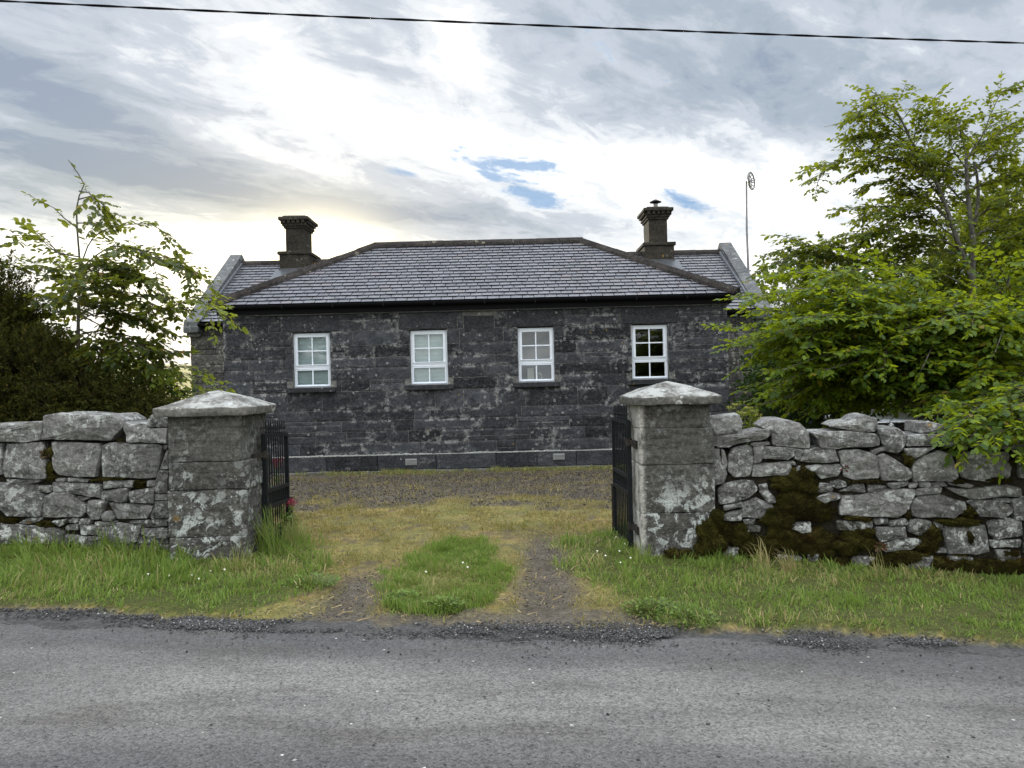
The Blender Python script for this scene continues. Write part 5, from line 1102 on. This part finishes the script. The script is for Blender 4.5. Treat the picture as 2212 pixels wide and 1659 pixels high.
for (u, v, dy) in TIPS:
    tip = at(u, v, Y0+dy); hh = rt_.uniform(.1, .8); st = at(2130, 1000-hh*330, Y0+rt_.uniform(-.1, .1)); mid = st.lerp(tip, .45)+Vector((0, 0, rt_.uniform(.12, .40)))+rv(.12); m2 = st.lerp(tip, .78)+Vector((0, 0, rt_.uniform(.10, .26)))+rv(.08)
    limb(lv, tb, [st, mid, m2, tip], .018, .082, (.22, .46), .25, .056, 1.0, .45, .3, .004, wb)
for s in (((2150, 800, -1.0), (2180, 850, -1.6), (2120, 915, -2.45), (2085, 965, -2.66)), ((2160, 820, -1.2), (2200, 880, -1.8), (2185, 930, -2.6), (2170, 980, -2.75)), ((2140, 780, -.8), (2120, 860, -1.6), (2100, 890, -2.3), (2050, 930, -2.55)), ((2170, 800, -1.2), (2230, 880, -2.4), (2225, 955, -2.75)), ((2130, 760, -.6), (2080, 850, -1.3), (2060, 880, -1.6), (2010, 900, -1.5)), ((2120, 800, -.2), (2010, 860, -.9), (1960, 930, -1.3)), ((2150, 770, -.8), (2200, 830, -1.5), (2212, 895, -2.4), (2140, 945, -2.7))):
    limb(lv, tb, [at(u, v, Y0+d_) for u, v, d_ in s], .007, .080, (.20, .38), .02, .055, 1.0, .35, .7, .003, tb)
# the crown's ragged underside stays clear of the ground behind the wall
keep = [k for k, p in enumerate(lv.b) if not (3.70 < p.x < 4.85 and p.y > 6.9 and 1.6-(1.6-p.z)*8.5/p.y < 1.17+.05*math.sin(p.x*9))]
for a in ('b', 'd', 'n', 'L'): setattr(lv, a, [getattr(lv, a)[k] for k in keep])
wb.build('trunk', M['bark'], lb, True); tb.build('twigs', M['twig'], lb); lv.build('foliage', M['beech'], lb)
# leaf masses: shrubs and trees further back
def mass(name, label, cat, ells, n, ll, mat, base, trunk_h=0, group=None, r=.05, up=.3, wr=.6, shell=.62):
    e = empty(name, base, label, cat, group); lv, tb = Leaves(), MB()
    vol = [a*b*c for _, (a, b, c) in ells]; V_ = sum(vol); b0 = Vector(base)
    top = Vector(base)+Vector((0, 0, trunk_h)); tb.tube([b0-Vector((0, 0, .1)), b0.lerp(top, .5)+rv(.05), top], [r, r*.8, r*.55], 8)
    for (c, (a, b, h)), v_ in zip(ells, vol):
        c = Vector(c); tb.tube(curve_pts([top-Vector((0, 0, trunk_h*.3)), top.lerp(c, .55)+rv(.1), c]), r*.3, 5)
        ncl = max(8, int(n*v_/V_/22))
        for _ in range(ncl):
            d = rv(1); 
            while d.length > 1 or d.length < .05: d = rv(1)
            rr = d.length**.45; dn_ = d.normalized(); k = 1+.30*mnoise.noise(dn_*2.2+c*1.3)+.14*mnoise.noise(dn_*6+c)
            rr = max(rr, shell*rt_.random())
            q_ = c+Vector((dn_.x*a, dn_.y*b, dn_.z*h))*rr*k
            if q_.z < g1(q_.x, q_.y)+.02: continue
            ax = (Vector((dn_.x*.8, dn_.y*.8, dn_.z*.6+up))+rv(.6)).normalized(); L_ = ll*rt_.uniform(3, 6.5); pe = q_+ax*L_
            tb.tube([q_-ax*L_*.6, q_, pe], [ll*.05, ll*.04, ll*.02], 3, 0, False)
            for i in range(22):
                f = i/21; p = q_.lerp(pe, f)+rv(ll*.25); a_ = rt_.uniform(0, 6.28); sd = (ax.cross(rv(1))).normalized()
                lv.add(p, (ax*.8+sd*.9+rv(.25)), rv(1).normalized()+UPZ*.3, ll*rt_.uniform(.6, 1.2))
    tb.build('branches', M['twig'], e); lv.build('foliage', mat, e, wr); return e
def E(u, v, Y, ru, rv_, ry): c = at(u, v, Y); return (c, (ru*Y/F, ry, rv_*Y/F))
mass('yew_shrub', 'dark brownish evergreen shrub filling the corner behind the left wall', 'shrub', [E(-60, 760, 8.5, 110, 170, .5), E(15, 720, 8.6, 55, 130, .3), E(60, 840, 8.4, 110, 120, .45), E(165, 880, 8.3, 110, 80, .4), E(270, 900, 8.3, 90, 55, .35), E(345, 905, 8.2, 50, 40, .25), E(60, 930, 8.2, 220, 60, .4), E(300, 940, 8.2, 90, 50, .3), E(-140, 900, 8.5, 150, 100, .5)], 170000, .040, M['yew'], (at(60, 1000, 8.5).x, 8.5, .1), .7, None, .05, .45, .38)
mass('hedge_shrub', 'deep green leafy shrub low behind the right wall', 'shrub', [E(1740, 880, 10.6, 90, 60, .5), E(1690, 850, 11.2, 50, 80, .4), E(1790, 850, 10.8, 60, 60, .5), E(1760, 780, 11.4, 90, 70, .5), E(2110, 860, 10.9, 80, 80, .5), E(2180, 880, 10.5, 110, 80, .5), E(1920, 780, 11, 110, 45, .5)], 16000, .08, M['hedge'], (at(1800, 980, 11).x, 11, 0), .5)
mass('broad_tree', 'broad bushy tree in the distance right of the house gable', 'tree', [E(1700, 660, 24, 75, 75, 1.1), E(1760, 640, 25, 70, 80, 1.2), E(1670, 690, 23, 40, 70, .7), E(1730, 760, 24, 90, 90, 1.2), E(1820, 680, 25, 80, 80, 1.2)], 12000, .11, M['far'], (at(1740, 900, 24).x, 24, 0), 1.5, None, .12, .5)
M_ = M['beechtop']
mass('broad_tree', 'dark crowned tree behind the tall beech at the right edge', 'tree', [E(2200, 480, 15, 90, 100, .8), E(2130, 560, 15, 90, 90, .8), E(2250, 620, 14.5, 110, 110, .9), E(2050, 610, 15.5, 70, 70, .7), E(2160, 720, 15, 130, 100, .9), E(1980, 680, 15.5, 90, 70, .8), E(2060, 780, 14, 110, 70, .8)], 46000, .085, M_, (at(2160, 920, 15).x, 15, 0), 2.0, None, .12, .3)
mass('broad_tree', 'pale leafed tree glowing through the gaps of the low beech', 'tree', [E(1900, 640, 19, 70, 60, .8), E(1850, 720, 19, 80, 60, .8), E(1960, 720, 19, 80, 70, .8)], 5000, .09, M['yellow'], (at(1900, 900, 19).x, 19, 0), 1.5, None, .1, .3)
mass('broad_tree', 'tree across the road, seen only as a dark reflection in the rightmost window', 'tree', [((8.5, -9, 3.2), (3.6, 1.5, 2.6)), ((7.2, -8.5, 1.5), (2.6, 1.2, 1.6))], 9000, .16, M['hedge'], (8, -9, 0), 2.5, None, .15, .3)
# ------------------------------------------------------------------ overhead cable
a, b = at(0, 2, 7.0), at(2212, 93, 8.4); c = at(1106, 59, 7.7); pts = []
for k in range(-24, 49):
    f = k/24; sag = (a.lerp(b, .5).z-c.z)*4; p = a.lerp(b, f); p.z -= sag*f*(1-f); pts.append(p)
mb = MB(); P = curve_pts(pts, .06); dx = (b-a).normalized(); s1 = dx.cross(UPZ).normalized()
for ph in (0, math.pi): mb.tube([p+s1*math.cos(k*.42+ph)*.0055+UPZ*math.sin(k*.42+ph)*.0055 for k, p in enumerate(P)], .0064, 5)
props(mb.build('overhead_cable', M['cable'], None, True), 'black twisted cable crossing the sky above the house', 'cable')
# ------------------------------------------------------------------ car behind the right wall
cy = 12.35; cx = at(1922, 920, cy).x; zc = at(1922, 920, cy).z; car = empty('parked_car', (cx, cy+1.9, 0), 'dark car parked beyond the right wall, only its nose glimpsed under the leaves', 'car')
paint, t = material('car_paint'); t.out(t.bsdf((.012, .013, .016), .3, None, .6, Coat_Weight=.8, Coat_Roughness=.05)); M['paint'] = paint
cg, t = material('car_glass'); t.out(t.bsdf((.05, .055, .06), .03, None, 1.0, IOR=2.6, Coat_Weight=1.0, Coat_Roughness=.02)); M['carglass'] = cg
M['tyre'] = plain('tyre_rubber', (.015, .015, .015), .85); M['chrome'] = plain('chrome', (.75, .76, .78), .15, .5, 1.0); M['lamp'] = plain('lamp_glass', (.55, .58, .6), .1, .8)
prof = [(0, .28), (-.02, .45), (0, zc+.045), (.10, zc+.10), (.5, zc+.17), (.98, zc+.23), (1.72, 1.40), (2.2, 1.46), (3.0, 1.42), (3.7, 1.05), (3.95, .95), (4.0, .5), (3.95, .28)]
mb = MB(); vs = []; fs = []; secs = [(-1, .90), (-.93, .97), (-.5, 1.0), (0, 1.0), (.5, 1.0), (.93, .97), (1, .90)]
for sx, q_ in secs:
    for y, z in prof:
        wv = .86-(max(0, z-.95)*.42); bow = .16*abs(sx)**3 if y < .3 else 0
        vs.append((cx+sx*wv, cy+y+bow, .28+(z-.28)*(q_ if abs(sx) > .9 and z > .4 else 1)))
n = len(prof); fs = [(i*n+k, i*n+(k+1) % n, (i+1)*n+(k+1) % n, (i+1)*n+k) for i in range(len(secs)-1) for k in range(n)]+[tuple(reversed(range(n))), tuple(range((len(secs)-1)*n, len(secs)*n))]
mb.add(vs, fs); body = mb.build('body', M['paint'], car, True)
mb = MB(); e_ = .012; z0, z1 = zc+.245, 1.385; mb.add([(cx-.70, cy+1.0, z0+e_), (cx, cy+.97, z0+e_), (cx+.70, cy+1.0, z0+e_), (cx+.60, cy+1.70, z1+e_), (cx, cy+1.69, z1+.02), (cx-.60, cy+1.70, z1+e_)], [(0, 1, 4, 5), (1, 2, 3, 4)]); mb.build('windscreen', M['carglass'], car)
mb = MB(); mb.box(cx-.62, cx+.62, cy-.035, cy+.05, zc-.12, zc+.038); mb.build('grille', M['gutter'], car)
mb = MB(); mb.add(*rbox_pts(cx-.66, cx+.66, cy-.03, cy+.06, zc+.042, zc+.066, (8, 3, 3), .008)); mb.build('chrome_strip', M['chrome'], car)
mb = MB()
def ell(rx_, rz_, dz=0, r_=.005): mb.tube([(cx+math.cos(2*math.pi*k/24)*rx_, cy-.042, zc+dz+math.sin(2*math.pi*k/24)*rz_) for k in range(25)], r_, 6)
ell(.046, .036); ell(.017, .034, 0, .004); ell(.034, .011, .018, .004); mb.build('emblem', M['chrome'], car)
for s_ in (-1, 1):
    mb = MB(); mb.add(*rbox_pts(cx+s_*.62-.12, cx+s_*.62+.12, cy-.005, cy+.2, zc-.06, zc+.03, 4, .03)); mb.build('headlight', M['lamp'], car)
    mb = MB(); mb.add(*rbox_pts(cx+s_*.93-.09, cx+s_*.93+.09, cy+1.2, cy+1.3, .98, 1.10, 4, .03)); mb.build('wing_mirror', M['paint'], car)
    mb = MB(); mb.tube([(cx+s_*.05, cy+.95, zc+.25), (cx+s_*.35-.2, cy+1.0, zc+.275)], .010, 5); mb.build('wiper', M['gutter'], car)
    for yy in (.75, 3.25):
        mb = MB(); pr = [(.19, -.10), (.29, -.105), (.315, -.07), (.315, .07), (.29, .105), (.19, .10)]; vs = [(cx+s_*.78+z, cy+yy+r_*math.cos(2*math.pi*k/24), .315+r_*math.sin(2*math.pi*k/24)) for r_, z in pr for k in range(24)]
        mb.add(vs, [(i*24+k, i*24+(k+1) % 24, ((i+1) % 6)*24+(k+1) % 24, ((i+1) % 6)*24+k) for i in range(6) for k in range(24)]); wh = mb.build('wheel', M['tyre'], car, True)
        mb = MB(); mb.tube([(cx+s_*.70, cy+yy, .315), (cx+s_*.87, cy+yy, .315)], .185, 20); mb.build('rim', M['steel'], wh)
# ------------------------------------------------------------------ plants
M['weed'] = leaf_mat('weed_leaf', (.07, .13, .02), (.16, .23, .045), (.25, .36, .05), .3); M['umbel'] = leaf_mat('umbel_flower', (.30, .30, .05), (.42, .40, .10), (.3, .3, .05), .3); M['red'] = leaf_mat('red_flower', (.26, .02, .06), (.40, .05, .10), (.3, .03, .06), .3)
M['stem'] = plain('green_stem', (.09, .12, .03), .6)
def parsley(u, v, Y, label, hs):
    b_ = at(u, 960, Y); e = empty('wild_parsley', (b_.x, Y, g1(b_.x, Y)), label, 'wild flower', 'wild parsley heads behind the right pillar'); mb = MB(); lf = Leaves()
    for (uu, vv) in hs:
        tp = at(uu, vv, Y); fl = Leaves(); mb.tube(curve_pts([Vector((b_.x, Y, g1(b_.x, Y)-.02)), b_.lerp(tp, .6)+rv(.03), tp-Vector((0, 0, .05))]), .006, 5)
        for k in range(9):
            a_ = k*2.4; r_ = .055*math.sqrt(k/9); q_ = tp+Vector((r_*math.cos(a_), r_*math.sin(a_), -.012*rt_.random())); mb.tube([tp-Vector((0, 0, .05)), q_], .002, 3, 0, False)
            for j in range(12): fl.add(q_+rv(.010), rv(1)+UPZ*.6, rv(1)+UPZ, .009)
        fl.build('flower_head', M['umbel'], e, .9)
        for k in range(10): lf.add(b_.lerp(tp, rt_.uniform(.35, .85)), rv(1)-UPZ*.1, UPZ+rv(.5), .06)
    mb.build('stem', M['stem'], e); lf.build('foliage', M['yellow'], e)
parsley(1592, 870, 7.7, 'yellow green umbel plant highest beside the right pillar cap', [(1590, 872), (1578, 880), (1600, 890)])
parsley(1618, 885, 7.6, 'yellow green umbel plant with spread heads over the right wall end', [(1615, 880), (1626, 887), (1608, 893), (1634, 894), (1640, 902)])
def leafy(name, x, y, n, ll, hgt, mat, label, cat, spread=.12, wr=.6, stems=0, flower=None):
    z = g1(x, y)+.03; e = empty(name, (x, y, z), label, cat); lf = Leaves(); mb = MB()
    for k in range(n):
        a_ = rt_.uniform(0, 6.28); r_ = spread*math.sqrt(rt_.random()); h = hgt*rt_.random()*(1-.5*r_/spread); p = Vector((x+r_*math.cos(a_), y+r_*math.sin(a_), z+h)); d = Vector((math.cos(a_), math.sin(a_), rt_.uniform(-.2, .8)))
        mb.tube([(x+r_*.4*math.cos(a_), y+r_*.4*math.sin(a_), z-.03), p], .002, 3, 0, False); lf.add(p, d, UPZ+rv(.5), ll*rt_.uniform(.6, 1.2))
    for k in range(stems):
        fl = Leaves()
        tp = Vector((x+rt_.uniform(-.8, 1)*spread, y+rt_.uniform(-1, 1)*spread, z+hgt*rt_.uniform(.95, 1.25))); mb.tube(curve_pts([(x, y, z-.03), Vector((x, y, z)).lerp(tp, .6)+rv(.03), tp]), .004, 5)
        for j in range(70): fl.add(tp+Vector((rt_.gauss(0, .016), rt_.gauss(0, .016), rt_.gauss(-.01, .022))), rv(1)+UPZ*.4, rv(1), .014)
        fl.build('flower_head', M['red'], e, .8)
        for j in range(8): f = rt_.uniform(.3, .85); lf.add(Vector((x, y, z)).lerp(tp, f), rv(1), UPZ+rv(.5), ll*.7)
    mb.build('stem', M['stem'], e); lf.build('foliage', mat, e, wr)
gb = at(617, 1165, 7.95); leafy('valerian_plant', at(620, 1160, 7.75).x, 7.75, 40, .055, .36, M['weed'], 'red flowered plant growing at the free end of the left gate', 'wild flower', .10, .7, 3)
leafy('valerian_plant', at(598, 1080, 9.3).x, 9.3, 40, .05, .60, M['weed'], 'red flowered plant seen through the bars of the left gate', 'wild flower', .12, .7, 3)
for u, v, Y, lab, sz in ((672, 1270, 5.95, 'broad leaved weed patch at the left edge of the drive', .22), (1405, 1322, 5.25, 'broad leaved weed patch at the right corner of the drive mouth', .20), (1480, 1330, 5.05, 'low clover clump on the verge beside the road, right of the drive', .22), (960, 1325, 5.32, 'clover clump at the road end of the grass island', .14), (870, 1300, 5.5, 'tufted weed clump on the left flank of the grass island', .13)):
    leafy('weed_patch', at(u, v, Y).x, Y, 300, .022, .07, M['weed'], lab, 'weed', sz, .8)
def tuft(name, x, y, n, h, dry, label, lean=.8, sp=.06, cat='grass'):
    e = empty(name, (x, y, g1(x, y)), label, cat); r_ = sp*np.sqrt(rng.random(n)); a_ = rng.uniform(0, 6.28, n)
    o = blades('blades', x+r_*np.cos(a_), y+r_*np.sin(a_), h*rng.uniform(.5, 1.15, n), rng.uniform(.004, .008, n), np.clip(rng.normal(dry, .15, n), 0, 1), M['grass'], lean, None, .0, None, e)
tuft('grass_tuft', at(588, 1190, 6.95).x, 6.95, 130, .50, .12, 'tall green grass tuft against the foot of the left gate', .75, .10)
tuft('grass_tuft', at(520, 1200, 6.55).x, 6.55, 90, .24, .35, 'grass tuft at the inner foot of the left pillar', .9, .12)
tuft('grass_tuft', at(632, 1190, 7.4).x, 7.4, 110, .30, .45, 'yellowish grass tuft beyond the end of the left gate', .8, .12)
tuft('straw_tuft', at(1708, 1240, 6.35).x, 6.35, 60, .26, .95, 'dry straw coloured tuft drooping at the mossy wall foot', 1.0, .05)
tuft('straw_tuft', at(1655, 1225, 6.42).x, 6.42, 40, .36, .8, 'thin dry stalks leaning out beside the mossy corner', 1.1, .06)
tuft('grass_tuft', at(1380, 1195, 6.70).x, 6.70, 90, .20, .25, 'grass tuft at the inner foot of the right pillar', .9, .10)
tuft('grass_tuft', at(1905, 1235, 6.25).x, 6.25, 40, .30, .6, 'wiry grass tuft sprouting from moss midway along the right wall', 1.0, .05)
# wall ferns and a red rosette in the joints
def onwall(pl, mp, x, y, name, label, mat, n, ll, cat='plant'):
    c = pl.uv(*mp(x, y)); p = pl.p(c[0], c[1], -.01); e = empty(name, p, label, cat); lf = Leaves(); mb = MB()
    for k in range(n):
        d = (pl.n*rt_.uniform(.2, 1)+pl.d*rt_.uniform(-1, 1)+UPZ*rt_.uniform(-.7, 1)).normalized(); mb.tube([p, p+d*ll*.5], .0015, 3, 0, False); lf.add(p+d*ll*.4, d, pl.n+rv(.5), ll*rt_.uniform(.6, 1.1))
    mb.build('stem', M['stem'], e); lf.build('foliage', mat, e, .3)
onwall(PR, mapR, 548, 545, 'rock_rosette', 'small dark red rosette in a joint of the right wall', leaf_mat('rosette_leaf', (.07, .012, .015), (.13, .03, .03), (.1, .02, .02), .2), 16, .04)
onwall(PL, mapL, 505, 520, 'dead_plant', 'dried brown plant clump in an upper joint of the left wall', leaf_mat('dead_leaf', (.10, .07, .04), (.18, .13, .08), (.1, .07, .03), .2), 60, .05)
onwall(PR, mapR, 800, 1110, 'dead_plant', 'withered brown curls hanging in the moss of the right wall', leaf_mat('withered_leaf', (.12, .07, .04), (.22, .13, .08), (.1, .07, .03), .2), 40, .05)
# daisies in the verge
dm = plain('daisy_white', (.8, .8, .78), .6); dy_ = plain('daisy_yellow', (.6, .42, .04), .6)
mb = MB(); 
for k in range(9): a_ = 2*math.pi*k/9; c_, s_ = math.cos(a_), math.sin(a_); mb.add([(0, 0, 0), (c_*.007-s_*.0025, s_*.007+c_*.0025, .001), (c_*.0115, s_*.0115, .002), (c_*.007+s_*.0025, s_*.007-c_*.0025, .001)], [(0, 1, 2, 3)])
mb.lathe((0, 0, .0005), [(.004, 0), (.0025, .0025)], 8, 1)
me = bpy.data.meshes.new('daisy'); me.from_pydata(mb.v, [], mb.f); me.polygons.foreach_set('material_index', mb.m); me.materials.append(dm); me.materials.append(dy_)
DA = [(300, 1212), (345, 1222), (372, 1225), (398, 1220), (414, 1242), (365, 1243), (340, 1230), (430, 1250), (455, 1233), (320, 1240), (385, 1207), (485, 1230), (50, 1250), (1350, 1175), (1338, 1190), (1362, 1205), (1330, 1160), (1290, 1190), (1308, 1200), (1340, 1215), (1000, 1215), (1010, 1225), (920, 1235)]
src = None
for u, v in DA:
    p0 = on_plane(u, v, Vector((0, 0, .13 if u < 900 else .10)), Vector((0, 0, 1))); o = bpy.data.objects.new('daisy', me); COL.objects.link(o); o.location = p0; o.rotation_euler = (R(38)+rt_.uniform(-.3, .3), rt_.uniform(-.3, .3), rt_.uniform(0, .6)); o.scale = (.75,)*3
    props(o, 'tiny white daisy in the grass by the left pillar' if u < 900 else ('tiny white daisy in the grass by the right gate' if u > 1200 else 'tiny white daisy on the grass island'), 'daisy', 'daisies by the left pillar' if u < 900 else ('daisies by the right gate' if u > 1200 else 'daisies on the grass island'))
mass('hedge_shrub', 'dark leafy hedge behind the shrub at the left edge', 'shrub', [E(-20, 820, 9.6, 120, 120, .4), E(120, 860, 9.7, 120, 90, .4), E(250, 890, 9.8, 110, 60, .4)], 14000, .08, M['hedge'], (at(80, 1000, 9.7).x, 9.7, 0), .6)
